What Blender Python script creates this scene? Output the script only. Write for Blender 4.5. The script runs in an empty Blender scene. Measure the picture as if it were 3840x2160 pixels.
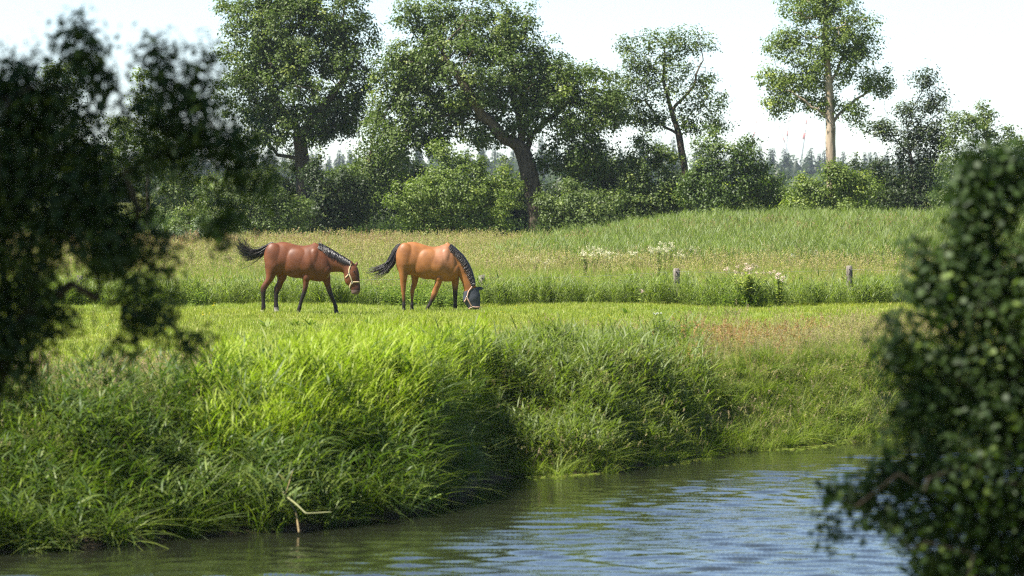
import bpy, math, random
import numpy as np
from mathutils import Vector
from mathutils.bvhtree import BVHTree

R = math.radians
SC = bpy.context.scene
COL = SC.collection

# ------------------------------------------------------------------ camera
F_PX, CX, CY, HORIZON = 16038.0, 1920.0, 1080.0, 690.0    # photograph pixels (a 150 mm lens)
DS = F_PX / 9720.0        # distances below are quoted for a 9720 px lens and stretched by this
CAM_Z = 3.0
PITCH = math.atan((CY - HORIZON) / F_PX)
cam = bpy.data.cameras.new('camera')
cam_o = bpy.data.objects.new('camera', cam)
COL.objects.link(cam_o)
cam_o.location = (0, 0, CAM_Z)
cam_o.rotation_euler = (math.pi / 2 - PITCH, 0, 0)
cam.sensor_width = 36.0
cam.lens = F_PX / 3840.0 * 36.0
cam.clip_start = 0.3
cam.clip_end = 20000
cam.dof.use_dof = True
cam.dof.focus_distance = 72.0 * DS
cam.dof.aperture_fstop = 3.6
SC.camera = cam_o

# ------------------------------------------------------------------ light
SUN_EL, SUN_AZ = 57.0, -115.0          # azimuth clockwise from +Y (the viewing direction)
w = bpy.data.worlds.new('World')
SC.world = w
w.use_nodes = True
nt = w.node_tree
bg = nt.nodes['Background']
sky = nt.nodes.new('ShaderNodeTexSky')
sky.sky_type = 'NISHITA'
sky.sun_disc = False
sky.sun_elevation = R(SUN_EL)
sky.sun_rotation = R(SUN_AZ)
sky.air_density = 0.7
sky.dust_density = 0.0
sky.ozone_density = 2.0
nt.links.new(sky.outputs[0], bg.inputs[0])
bg.inputs[1].default_value = 0.064
sd = Vector((math.sin(R(SUN_AZ)) * math.cos(R(SUN_EL)), math.cos(R(SUN_AZ)) * math.cos(R(SUN_EL)), math.sin(R(SUN_EL))))
sl = bpy.data.lights.new('sun', 'SUN')
sl.energy = 5.0
sl.angle = R(0.53)
sl.color = (1.0, 0.95, 0.86)
so = bpy.data.objects.new('sun', sl)
COL.objects.link(so)
so.rotation_euler = (-sd).to_track_quat('-Z', 'Y').to_euler()
so.location = (-60, -40, 80)

SC.view_settings.view_transform = 'Standard'
SC.view_settings.look = 'None'
SC.view_settings.exposure = 1.6
SC.view_settings.gamma = 1.0
SC.render.engine = 'CYCLES'
cy = SC.cycles
cy.use_denoising = False
cy.filter_width = 1.15
cy.use_adaptive_sampling = True
cy.adaptive_threshold = 0.01
cy.denoiser = 'OPENIMAGEDENOISE'
cy.max_bounces = 5
cy.diffuse_bounces = 2
cy.glossy_bounces = 3
cy.transmission_bounces = 4
cy.volume_bounces = 0
cy.transparent_max_bounces = 4
cy.sample_clamp_indirect = 6.0
cy.caustics_reflective = False
cy.caustics_refractive = False

# ------------------------------------------------------------------ helpers
_s, _c = math.sin(PITCH), math.cos(PITCH)
def px(u, v, d):
    """photograph pixel (3840 wide) at forward distance d -> world point"""
    x, y = (u - CX) / F_PX, -(v - CY) / F_PX
    dy = y * _s + _c
    dz = y * _c - _s
    t = d / dy
    return np.array([x * t, d, CAM_Z + dz * t])
K = 3840 / 2576.0
def dp(u, v, d):
    return px(u * K, v * K, d)
def px_plane(u, v, z):
    x, y = (u - CX) / F_PX, -(v - CY) / F_PX
    dy = y * _s + _c
    dz = y * _c - _s
    t = (z - CAM_Z) / dz
    return np.array([x * t, dy * t, z])

def tag(o, label=None, cat=None, group=None, kind=None):
    if label: o['label'] = label
    if cat: o['category'] = cat
    if group: o['group'] = group
    if kind: o['kind'] = kind
    return o
def empty(name, loc, label, cat, group=None):
    o = bpy.data.objects.new(name, None)
    COL.objects.link(o)
    o.location = tuple(loc)
    o.empty_display_size = 0.2
    return tag(o, label, cat, group)

def norm(a):
    return a / np.maximum(np.linalg.norm(a, axis=-1, keepdims=True), 1e-9)

class MB:
    """collects vertex / face arrays"""
    def __init__(s):
        s.v, s.f3, s.f4, s.c, s.n = [], [], [], [], 0
    def add(s, v, f, c=None):
        v = np.asarray(v, float).reshape(-1, 3)
        f = np.asarray(f, int)
        if len(f):
            (s.f3 if f.shape[1] == 3 else s.f4).append(f + s.n)
        s.v.append(v)
        if c is None: c = np.ones((len(v), 3))
        c = np.asarray(c, float)
        if c.ndim == 1: c = np.tile(c, (len(v), 1))
        s.c.append(c)
        s.n += len(v)
    def more(s, f):
        f = np.asarray(f, int)
        if len(f): (s.f3 if f.shape[1] == 3 else s.f4).append(f)
    def mesh(s, name, mat=None, smooth=False, off=None):
        v = np.concatenate(s.v)
        if off is not None: v = v - np.asarray(off)
        f3 = np.concatenate(s.f3) if s.f3 else np.zeros((0, 3), int)
        f4 = np.concatenate(s.f4) if s.f4 else np.zeros((0, 4), int)
        me = bpy.data.meshes.new(name)
        me.vertices.add(len(v))
        me.vertices.foreach_set('co', v.astype(np.float32).ravel())
        nl = f3.size + f4.size
        me.loops.add(nl)
        me.loops.foreach_set('vertex_index', np.concatenate([f3.ravel(), f4.ravel()]).astype(np.int32))
        np_ = len(f3) + len(f4)
        me.polygons.add(np_)
        ls = np.concatenate([np.arange(len(f3)) * 3, f3.size + np.arange(len(f4)) * 4])
        me.polygons.foreach_set('loop_start', ls.astype(np.int32))
        if smooth:
            me.polygons.foreach_set('use_smooth', np.ones(np_, bool))
        me.update(calc_edges=True)
        c = np.concatenate(s.c)
        a = me.color_attributes.new('col', 'FLOAT_COLOR', 'POINT')
        a.data.foreach_set('color', np.concatenate([c, np.ones((len(c), 1))], 1).astype(np.float32).ravel())
        if mat: me.materials.append(mat)
        return me
    def obj(s, name, mat=None, parent=None, smooth=False, loc=None):
        off = None
        if loc is not None: off = np.asarray(loc, float)
        elif parent is not None: off = np.array(parent.location)
        o = bpy.data.objects.new(name, s.mesh(name, mat, smooth, off))
        COL.objects.link(o)
        if parent is not None:
            o.parent = parent
        elif loc is not None:
            o.location = tuple(loc)
        return o

def tube(mb, P, rad, k=8, col=(1, 1, 1), cap=True, ry=None):
    P = np.asarray(P, float)
    n = len(P)
    rad = np.broadcast_to(np.asarray(rad, float), (n,))
    d = norm(np.gradient(P, axis=0))
    ref = np.array([0.31, 0.83, 0.17])
    if abs(d.mean(0) @ norm(ref)) > 0.9: ref = np.array([0.9, -0.2, 0.3])
    u = norm(np.cross(d, ref)); v = np.cross(d, u)
    a = np.arange(k) / k * 2 * np.pi
    V = P[:, None] + rad[:, None, None] * (np.cos(a)[None, :, None] * u[:, None] + np.sin(a)[None, :, None] * v[:, None])
    i, j = np.meshgrid(np.arange(n - 1), np.arange(k), indexing='ij')
    j2 = (j + 1) % k
    f = np.stack([i * k + j, i * k + j2, (i + 1) * k + j2, (i + 1) * k + j], -1).reshape(-1, 4)
    base = mb.n
    mb.add(V.reshape(-1, 3), f, col)
    if cap:
        for r, flip in ((0, 1), (n - 1, 0)):
            ce = mb.n
            mb.add(P[r:r + 1], np.zeros((0, 3), int), np.asarray(col) if np.ndim(col) == 1 else np.asarray(col)[-1:])
            jj = np.arange(k); q = (jj + 1) % k
            a_, b_ = base + r * k + jj, base + r * k + q
            mb.more(np.stack([np.full(k, ce), b_ if flip else a_, a_ if flip else b_], 1))

def box(mb, lo, hi, col=(1, 1, 1)):
    (a, b, c), (d, e, f) = lo, hi
    v = [(a, b, c), (d, b, c), (d, e, c), (a, e, c), (a, b, f), (d, b, f), (d, e, f), (a, e, f)]
    mb.add(v, [(0, 3, 2, 1), (4, 5, 6, 7), (0, 1, 5, 4), (1, 2, 6, 5), (2, 3, 7, 6), (3, 0, 4, 7)], col)

# ------------------------------------------------------------------ materials
def nodes(name):
    m = bpy.data.materials.new(name)
    m.use_nodes = True
    t = m.node_tree
    return m, t, t.nodes['Principled BSDF'], t.nodes['Material Output']
def N(t, kind, **kw):
    n = t.nodes.new(kind)
    for k, v in kw.items():
        if isinstance(k, str) and hasattr(n, k): setattr(n, k, v)
    return n
def mixcol(t, mode, fac, a, b):
    n = t.nodes.new('ShaderNodeMix'); n.data_type = 'RGBA'; n.blend_type = mode
    for i, x in ((0, fac), (6, a), (7, b)):
        if hasattr(x, 'links'): t.links.new(x, n.inputs[i])
        elif x is not None: n.inputs[i].default_value = x if i == 0 else (*x, 1)
    return n.outputs[2]

def leaf_mat(name, tint=False, trans=0.4, rough=0.45, spec=0.4, tcol=(1.05, 1.25, 0.45)):
    m, t, p, out = nodes(name)
    a = N(t, 'ShaderNodeAttribute', attribute_name='col')
    c = a.outputs['Color']
    if tint:
        b = N(t, 'ShaderNodeAttribute', attribute_name='tint', attribute_type='INSTANCER')
        c = mixcol(t, 'MULTIPLY', 1.0, c, b.outputs['Color'])
    t.links.new(c, p.inputs['Base Color'])
    p.inputs['Roughness'].default_value = rough
    p.inputs['Specular IOR Level'].default_value = spec
    tr = t.nodes.new('ShaderNodeBsdfTranslucent')
    t.links.new(mixcol(t, 'MULTIPLY', 1.0, c, tcol), tr.inputs[0])
    mx = t.nodes.new('ShaderNodeMixShader')
    mx.inputs[0].default_value = trans
    t.links.new(p.outputs[0], mx.inputs[1]); t.links.new(tr.outputs[0], mx.inputs[2])
    t.links.new(mx.outputs[0], out.inputs[0])
    return m
M_LEAF = leaf_mat('tree_leaves', trans=0.42, rough=0.45, spec=0.32)
M_NEARLEAF = leaf_mat('near_leaves', trans=0.4, rough=0.5, spec=0.2)
M_GRASS = leaf_mat('grass_blades', tint=True, trans=0.42, rough=0.5, spec=0.3)
M_PLANT = leaf_mat('plant_leaves', trans=0.35, rough=0.5, spec=0.3)
M_PETAL = leaf_mat('petals', trans=0.3, rough=0.7, spec=0.2, tcol=(1, 1, 0.95))

def bark_mat(name, c1, c2, scale=6.0, bump=0.6):
    m, t, p, out = nodes(name)
    tc = t.nodes.new('ShaderNodeTexCoord'); mp = t.nodes.new('ShaderNodeMapping')
    mp.inputs['Scale'].default_value = (scale, scale, scale * 0.22)
    t.links.new(tc.outputs['Object'], mp.inputs[0])
    n = N(t, 'ShaderNodeTexNoise'); n.inputs['Scale'].default_value = 1.0; n.inputs['Detail'].default_value = 6
    t.links.new(mp.outputs[0], n.inputs['Vector'])
    r = t.nodes.new('ShaderNodeValToRGB')
    r.color_ramp.elements[0].position = 0.35; r.color_ramp.elements[0].color = (*c1, 1)
    r.color_ramp.elements[1].position = 0.68; r.color_ramp.elements[1].color = (*c2, 1)
    t.links.new(n.outputs[0], r.inputs[0]); t.links.new(r.outputs[0], p.inputs['Base Color'])
    b = t.nodes.new('ShaderNodeBump'); b.inputs['Strength'].default_value = bump; b.inputs['Distance'].default_value = 0.05
    t.links.new(n.outputs[0], b.inputs['Height']); t.links.new(b.outputs[0], p.inputs['Normal'])
    p.inputs['Roughness'].default_value = 0.9
    p.inputs['Specular IOR Level'].default_value = 0.2
    return m
M_OAKBARK = bark_mat('oak_bark', (0.035, 0.028, 0.02), (0.11, 0.085, 0.06))
M_ASHBARK = bark_mat('ash_bark', (0.22, 0.17, 0.12), (0.46, 0.37, 0.27), 5)
M_DARKBARK = bark_mat('dark_bark', (0.02, 0.017, 0.013), (0.07, 0.055, 0.04), 14)
M_POST = bark_mat('weathered_wood', (0.09, 0.075, 0.06), (0.25, 0.22, 0.18), 22, 0.8)

def plain(name, c, rough=0.6, spec=0.4, metal=0.0, noise=0.0, nscale=8.0, bump=0.0):
    m, t, p, out = nodes(name)
    p.inputs['Base Color'].default_value = (*c, 1)
    p.inputs['Roughness'].default_value = rough
    p.inputs['Specular IOR Level'].default_value = spec
    p.inputs['Metallic'].default_value = metal
    if noise or bump:
        tc = t.nodes.new('ShaderNodeTexCoord')
        n = N(t, 'ShaderNodeTexNoise'); n.inputs['Scale'].default_value = nscale; n.inputs['Detail'].default_value = 5
        t.links.new(tc.outputs['Object'], n.inputs['Vector'])
        if noise:
            r = t.nodes.new('ShaderNodeValToRGB')
            r.color_ramp.elements[0].position = .3; r.color_ramp.elements[1].position = .7
            r.color_ramp.elements[0].color = (*[x * (1 - noise) for x in c], 1)
            r.color_ramp.elements[1].color = (*[min(1, x * (1 + noise)) for x in c], 1)
            t.links.new(n.outputs[0], r.inputs[0]); t.links.new(r.outputs[0], p.inputs['Base Color'])
        if bump:
            b = t.nodes.new('ShaderNodeBump'); b.inputs['Strength'].default_value = bump; b.inputs['Distance'].default_value = 0.01
            t.links.new(n.outputs[0], b.inputs['Height']); t.links.new(b.outputs[0], p.inputs['Normal'])
    return m

def coat_mat(name, rough):
    m, t, p, out = nodes(name)
    a = N(t, 'ShaderNodeAttribute', attribute_name='col')
    tc = t.nodes.new('ShaderNodeTexCoord')
    n = N(t, 'ShaderNodeTexNoise'); n.inputs['Scale'].default_value = 5; n.inputs['Detail'].default_value = 4
    t.links.new(tc.outputs['Object'], n.inputs['Vector'])
    r = t.nodes.new('ShaderNodeValToRGB')
    r.color_ramp.elements[0].position = .3; r.color_ramp.elements[1].position = .75
    r.color_ramp.elements[0].color = (0.62, 0.58, 0.55, 1); r.color_ramp.elements[1].color = (1.12, 1.12, 1.1, 1)
    t.links.new(n.outputs[0], r.inputs[0])
    t.links.new(mixcol(t, 'MULTIPLY', 1.0, a.outputs['Color'], r.outputs[0]), p.inputs['Base Color'])
    p.inputs['Roughness'].default_value = rough
    p.inputs['Specular IOR Level'].default_value = 0.30
    mp = t.nodes.new('ShaderNodeMapping'); mp.inputs['Scale'].default_value = (30, 90, 60)
    t.links.new(tc.outputs['Object'], mp.inputs[0])
    n2 = N(t, 'ShaderNodeTexNoise'); n2.inputs['Scale'].default_value = 1.0; n2.inputs['Detail'].default_value = 3
    t.links.new(mp.outputs[0], n2.inputs['Vector'])
    b = t.nodes.new('ShaderNodeBump'); b.inputs['Strength'].default_value = 0.25; b.inputs['Distance'].default_value = 0.006
    t.links.new(n2.outputs[0], b.inputs['Height']); t.links.new(b.outputs[0], p.inputs['Normal'])
    return m
M_COAT = coat_mat('horse_coat', 0.50)
M_HAIR = plain('horse_hair', (0.018, 0.014, 0.013), 0.4, 0.5)
M_EYE = plain('horse_eye', (0.01, 0.006, 0.004), 0.1, 0.6)
M_STRAP = plain('halter_strap', (0.42, 0.33, 0.19), 0.7, 0.3, noise=0.2, nscale=40)
M_STRAP2 = plain('halter_strap_pink', (0.42, 0.27, 0.20), 0.7, 0.3, noise=0.2, nscale=40)
M_METAL = plain('halter_ring', (0.5, 0.47, 0.4), 0.35, 0.5, 0.9)
M_MASK = plain('mask_fabric', (0.045, 0.05, 0.065), 0.8, 0.3, noise=0.25, nscale=25, bump=0.3)
M_WIRE = plain('fence_wire', (0.22, 0.22, 0.21), 0.55, 0.4, 0.5)
M_INSUL = plain('insulator', (0.03, 0.03, 0.03), 0.4, 0.5)
M_TWHITE = plain('turbine_white', (0.50, 0.52, 0.56), 0.5, 0.4)
M_TRED = plain('turbine_red', (0.50, 0.10, 0.08), 0.5, 0.4)

# ground ------------------------------------------------------------
WATER_Z = -1.3
wl_disp = [(0, 1388), (250, 1378), (420, 1352), (740, 1336), (900, 1312), (1060, 1290), (1150, 1235), (1230, 1204),
           (1330, 1196), (1500, 1192), (1650, 1168), (1800, 1143), (2000, 1124), (2200, 1109)]
WL = np.array([px_plane(u * K, v * K, WATER_Z)[:2] for u, v in wl_disp])
WL = np.vstack([np.array([[-60, 12.0], [-25, 22.5], [-12, 27.0]]) * [1, DS], WL, np.array([[9, 46.5], [16, 52], [40, 66], [90, 90]]) * [1, DS]])
def shore(x):
    return np.interp(x, WL[:, 0], WL[:, 1])
def near_shore(x):
    return shore(x) * 0.35 + 14.0
def sstep(a, b, x):
    t = np.clip((x - a) / (b - a), 0, 1)
    return t * t * (3 - 2 * t)
def H(x, y):
    x = np.asarray(x, float); y = np.asarray(y, float)
    t = (y - shore(x)) * 0.5
    yo = y / DS
    far = -1.75 + 0.42 * sstep(-1.2, 0, t) + 1.33 * sstep(-0.15, 1.7, t)
    ns = near_shore(x)
    u = (ns - y)
    near = -1.75 + 0.42 * sstep(-1.2, 0, u) + 1.05 * sstep(-0.1, 2.2, u) + 2.0 * sstep(14, 36, u) - 0.45
    mid = (ns + shore(x)) / 2
    z = np.where(y > mid, far, near)
    land = sstep(0.5, 3, t)
    z = z + land * 0.05 * (np.sin(x * 0.9 + 0.3 * y) * np.sin(y * 0.55 + 1.3)) * sstep(200, 100, yo)
    # low rise on the right in front of the trees
    z = z + 0.72 * sstep(1.5, 9.5, x - (yo - 110) * 0.08) * sstep(84, 112, yo) * sstep(190, 125, yo)
    z = z - 0.35 * sstep(150, 220, yo)
    return z

xs = np.concatenate([-np.geomspace(32, 4200, 34)[::-1], np.arange(-31.5, 31.6, 0.45), np.geomspace(32, 4200, 34)])
ys = np.concatenate([np.linspace(-40, -2, 12), np.arange(0, 72, 0.45), np.arange(72, 170, 1.5), np.geomspace(171, 4200, 40)]) * DS
GX, GY = np.meshgrid(xs, ys)
gz = H(GX, GY)
nx, ny = len(xs), len(ys)
i, j = np.meshgrid(np.arange(ny - 1), np.arange(nx - 1), indexing='ij')
gf = np.stack([i * nx + j, i * nx + j + 1, (i + 1) * nx + j + 1, (i + 1) * nx + j], -1).reshape(-1, 4)
M_GROUND, t, p, out = nodes('ground_soil_and_turf')
geo = t.nodes.new('ShaderNodeNewGeometry')
n1 = N(t, 'ShaderNodeTexNoise'); n1.inputs['Scale'].default_value = 0.35; n1.inputs['Detail'].default_value = 8
n2 = N(t, 'ShaderNodeTexNoise'); n2.inputs['Scale'].default_value = 9.0; n2.inputs['Detail'].default_value = 5
t.links.new(geo.outputs['Position'], n1.inputs['Vector']); t.links.new(geo.outputs['Position'], n2.inputs['Vector'])
r1 = t.nodes.new('ShaderNodeValToRGB')
r1.color_ramp.elements[0].position = .35; r1.color_ramp.elements[0].color = (0.15, 0.18, 0.04, 1)
r1.color_ramp.elements[1].position = .65; r1.color_ramp.elements[1].color = (0.23, 0.25, 0.065, 1)
t.links.new(n1.outputs[0], r1.inputs[0])
r2 = t.nodes.new('ShaderNodeValToRGB')
r2.color_ramp.elements[0].position = .3; r2.color_ramp.elements[0].color = (0.6, 0.6, 0.6, 1)
r2.color_ramp.elements[1].position = .7; r2.color_ramp.elements[1].color = (1.15, 1.15, 1.15, 1)
t.links.new(n2.outputs[0], r2.inputs[0])
turf = mixcol(t, 'MULTIPLY', 1.0, r1.outputs[0], r2.outputs[0])
sep = t.nodes.new('ShaderNodeSeparateXYZ'); t.links.new(geo.outputs['Position'], sep.inputs[0])
mr = t.nodes.new('ShaderNodeMapRange'); mr.inputs[1].default_value = -0.9; mr.inputs[2].default_value = -0.25
t.links.new(sep.outputs[2], mr.inputs[0])
t.links.new(mixcol(t, 'MIX', mr.outputs[0], (0.055, 0.042, 0.025), turf), p.inputs['Base Color'])
p.inputs['Roughness'].default_value = 0.95; p.inputs['Specular IOR Level'].default_value = 0.1
bm_ = t.nodes.new('ShaderNodeBump'); bm_.inputs['Strength'].default_value = 0.7; bm_.inputs['Distance'].default_value = 0.04
t.links.new(n2.outputs[0], bm_.inputs['Height']); t.links.new(bm_.outputs[0], p.inputs['Normal'])
g = MB(); g.add(np.stack([GX, GY, gz], -1), gf)
tag(g.obj('ground', M_GROUND, smooth=True), kind='structure')

# water -------------------------------------------------------------
M_WATER, t, p, out = nodes('river_water')
p.inputs['Base Color'].default_value = (0.016, 0.018, 0.010, 1)
p.inputs['Roughness'].default_value = 0.04
p.inputs['IOR'].default_value = 1.5
p.inputs['Specular IOR Level'].default_value = 0.5
geo = t.nodes.new('ShaderNodeNewGeometry')
def wave(scale, sc, det, dist):
    mp = t.nodes.new('ShaderNodeMapping'); mp.inputs['Scale'].default_value = sc
    mp.inputs['Rotation'].default_value = (0, 0, R(14))
    t.links.new(geo.outputs['Position'], mp.inputs[0])
    n = N(t, 'ShaderNodeTexNoise'); n.inputs['Scale'].default_value = scale; n.inputs['Detail'].default_value = det
    n.inputs['Distortion'].default_value = dist
    t.links.new(mp.outputs[0], n.inputs['Vector'])
    return n.outputs[0]
wa = wave(1.1, (1.0, 1.6, 1), 3, 0.6)
wb = wave(7.0, (0.8, 1.5, 1), 3, 0.4)
wc = wave(0.35, (0.7, 1.0, 1), 2, 0.5)
# gusty patches: ripples are stronger in some places of the stream than in others
rp = t.nodes.new('ShaderNodeMapRange'); rp.inputs[1].default_value = 0.40; rp.inputs[2].default_value = 0.62
rp.inputs[3].default_value = 0.25; rp.inputs[4].default_value = 1.0
t.links.new(wc, rp.inputs[0])
mul = t.nodes.new('ShaderNodeMath'); mul.operation = 'MULTIPLY'
t.links.new(wb, mul.inputs[0]); t.links.new(rp.outputs[0], mul.inputs[1])
b1 = t.nodes.new('ShaderNodeBump'); b1.inputs['Strength'].default_value = 0.15; b1.inputs['Distance'].default_value = 0.04
b2 = t.nodes.new('ShaderNodeBump'); b2.inputs['Strength'].default_value = 0.5; b2.inputs['Distance'].default_value = 0.015
t.links.new(wa, b1.inputs['Height']); t.links.new(mul.outputs[0], b2.inputs['Height'])
t.links.new(b1.outputs[0], b2.inputs['Normal']); t.links.new(b2.outputs[0], p.inputs['Normal'])
gx = np.concatenate([np.linspace(-60, -8.2, 12), np.arange(-8, 9.5, .06), np.linspace(9.8, 90, 14)])
gt = np.linspace(0, 1, 520)
WXX = np.tile(gx, (len(gt), 1))
y0_ = near_shore(gx) - .8
y1_ = np.max([shore(gx + q_) for q_ in np.linspace(-2.5, 2.5, 21)], 0) + .8      # reaches in under the bank
y1_ = np.convolve(np.pad(y1_, 20, 'edge'), np.ones(41) / 41, 'valid')
y1_ = np.maximum(y1_, shore(gx) + .4)
y0_ = np.convolve(np.pad(y0_, 20, 'edge'), np.ones(41) / 41, 'valid') - .6
WYY = y0_[None] + (y1_ - y0_)[None] * gt[:, None] ** .8
rw = np.random.default_rng(8)
hz_ = np.zeros_like(WXX)
for k in range(46):
    lam = rw.uniform(.22, .75); a = R(80) + rw.normal(0, .42); kk = 2 * np.pi / lam
    sl_ = .027
    env = .55 + .45 * np.sin(WXX * rw.uniform(-.9, .9) + WYY * rw.uniform(.2, .8) + rw.uniform(0, 6))
    hz_ += sl_ / kk * env * np.sin(kk * (np.cos(a) * WXX + np.sin(a) * WYY) + rw.uniform(0, 6.28))
dsh = np.full(WXX.shape, 1e9)                     # distance to the far shore line
for a_, b_ in zip(WL[:-1], WL[1:]):
    e_ = b_ - a_; l2 = (e_ ** 2).sum()
    tt_ = np.clip(((WXX - a_[0]) * e_[0] + (WYY - a_[1]) * e_[1]) / l2, 0, 1)
    dsh = np.minimum(dsh, np.hypot(WXX - a_[0] - tt_ * e_[0], WYY - a_[1] - tt_ * e_[1]))
calm = sstep(.1, 3.4, dsh)
hz_ *= (.10 + .90 * calm) * sstep(9.5, 8.5, np.abs(WXX))
ny_, nx_ = WXX.shape
i, j = np.meshgrid(np.arange(ny_ - 1), np.arange(nx_ - 1), indexing='ij')
g = MB(); g.add(np.stack([WXX, WYY, WATER_Z + hz_], -1), np.stack([i * nx_ + j, i * nx_ + j + 1, (i + 1) * nx_ + j + 1, (i + 1) * nx_ + j], -1).reshape(-1, 4))
tag(g.obj('river_water', M_WATER, smooth=True), kind='structure')

# ------------------------------------------------------------------ leaves and skeletons
LANCE = (np.array([[0, 0, 0], [.3, -.5, .04], [.3, .5, .04], [.7, -.38, -.02], [.7, .38, -.02], [1, 0, -.14]]),
         np.array([[0, 1, 2], [3, 5, 4]]), np.array([[1, 3, 4, 2]]))
DIAM = (np.array([[0, 0, 0], [.5, -.5, .1], [1, 0, -.08], [.5, .5, .1]]), np.array([[0, 1, 2], [0, 2, 3]]), None)
OVAL = (np.array([[0, 0, 0], [.28, -.46, .07], [.28, .46, .07], [.68, -.44, .03], [.68, .44, .03], [1, 0, -.06]]),
        np.array([[0, 1, 2], [3, 5, 4]]), np.array([[1, 3, 4, 2]]))
def leaves(mb, P, a, nrm, L, W, col, tpl):
    T, f3, f4 = tpl
    n, k = len(P), len(T)
    a = norm(a); b = norm(np.cross(nrm, a)); c = np.cross(a, b)
    V = P[:, None] + T[None, :, 0:1] * (L[:, None, None] * a[:, None]) + T[None, :, 1:2] * (W[:, None, None] * b[:, None]) + T[None, :, 2:3] * (L[:, None, None] * c[:, None])
    o = (np.arange(n) * k)[:, None, None]
    C = np.repeat(col, k, axis=0)
    base = mb.n
    mb.add(V.reshape(-1, 3), (f3[None] + o).reshape(-1, 3), C)
    if f4 is not None:
        mb.more(base + (f4[None] + o).reshape(-1, 4))

def colonize(A, trunk, step, dk, rng, iters=160, wig=0.25):
    """space colonisation: grow a branch skeleton from the trunk polyline into the attractor cloud"""
    nodes_ = [np.array(p_, float) for p_ in trunk[0]]
    par = [-1] + list(range(len(nodes_) - 1))
    for limb, at in trunk[1:]:
        last = at
        for p_ in limb:
            nodes_.append(np.array(p_, float)); par.append(last); last = len(nodes_) - 1
    A = A.copy()
    Pn = np.array(nodes_)
    D = np.linalg.norm(A[:, None] - Pn[None], axis=2)
    nd, ni = D.min(1), D.argmin(1)
    alive = np.ones(len(A), bool)
    for it in range(iters):
        alive &= nd > dk
        if not alive.any(): break
        dirs = norm(A[alive] - Pn[ni[alive]])
        ids = ni[alive]
        acc = np.zeros((len(Pn), 3)); np.add.at(acc, ids, dirs)
        src = np.unique(ids)
        d = norm(acc[src] + 1e-6)
        d = norm(d + rng.normal(0, wig, d.shape) + np.array([0, 0, 0.04]))
        new = Pn[src] + d * step
        ok = np.ones(len(new), bool)
        # drop stuck growth
        dd = np.linalg.norm(new[:, None] - A[None, alive][:, :], axis=2).min(1) if len(new) * alive.sum() < 3e6 else np.zeros(len(new))
        base = len(Pn)
        Pn = np.vstack([Pn, new[ok]]); par += list(src[ok])
        D = np.linalg.norm(A[:, None] - new[ok][None], axis=2)
        m_, k_ = D.min(1), D.argmin(1)
        better = m_ < nd
        nd = np.where(better, m_, nd); ni = np.where(better, base + k_, ni)
        if len(Pn) > 6000: break
    return Pn, np.array(par)

def branch_mesh(mb, Pn, par, rb, r0, thin=0.02, ntrunk=1, col=(1, 1, 1)):
    n = len(Pn)
    nch = np.zeros(n, int); np.add.at(nch, par[par >= 0], 1)
    tips = max((nch == 0).sum(), 2)
    pw = max(1.6, math.log(tips) / math.log(rb / r0))
    a = np.where(nch == 0, r0 ** pw, 0.0)
    big = np.full(n, -1); bigr = np.zeros(n)
    for k in range(n - 1, 0, -1):
        p_ = par[k]; a[p_] += a[k]
        if a[k] > bigr[p_]: bigr[p_] = a[k]; big[p_] = k
    r = a ** (1 / pw)
    r = r * (rb / r[0])
    r = np.maximum(r, r0)
    # base flare
    kid = np.arange(1, n); pa = par[1:]
    d = norm(Pn[kid] - Pn[pa])
    dn = np.zeros((n, 3)); dn[kid] = d; dn[0] = d[0]
    def ring(pos, dr, rad, k):
        ref = np.where(np.abs(dr[:, 1:2]) > 0.92, np.array([[1.0, 0, 0]]), np.array([[0, 1.0, 0]]))
        u = norm(np.cross(dr, ref)); v = np.cross(dr, u)
        ang = np.arange(k) / k * 2 * np.pi
        return pos[:, None] + rad[:, None, None] * (np.cos(ang)[None, :, None] * u[:, None] + np.sin(ang)[None, :, None] * v[:, None])
    for sel, k in ((r[kid] >= thin, 8), (r[kid] < thin, 3)):
        kk, pp = kid[sel], pa[sel]
        if not len(kk): continue
        main = big[pp] == kk
        rs = np.where(main, r[pp], np.minimum(r[kk] * 1.15, r[pp]))
        ds = np.where(main[:, None], norm(dn[pp] + dn[kk] * 0.5), dn[kk])
        A_ = ring(Pn[pp], ds, rs, k); B_ = ring(Pn[kk], norm(dn[kk] + 1e-9), r[kk], k)
        m = len(kk)
        V = np.concatenate([A_, B_], 1).reshape(-1, 3)
        jj = np.arange(k); q_ = (jj + 1) % k
        f = np.stack([jj, q_, q_ + k, jj + k], 1)
        mb.add(V, (f[None] + (np.arange(m) * 2 * k)[:, None, None]).reshape(-1, 4), col)
    return r, nch

def lobe_points(rng, lobes, n, shell=0.35):
    """lobes: (centre, radii) in world; points spread through the volume, denser near the surface"""
    vol = np.array([np.prod(l[1]) ** (2 / 3) for l in lobes])
    cnt = np.maximum(3, (n * vol / vol.sum()).astype(int))
    out_ = []
    for (c, r_), k in zip(lobes, cnt):
        u = norm(rng.normal(size=(k, 3)))
        rad = rng.random(k) ** shell
        out_.append(np.array(c) + u * rad[:, None] * np.array(r_))
    return np.concatenate(out_)

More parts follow.
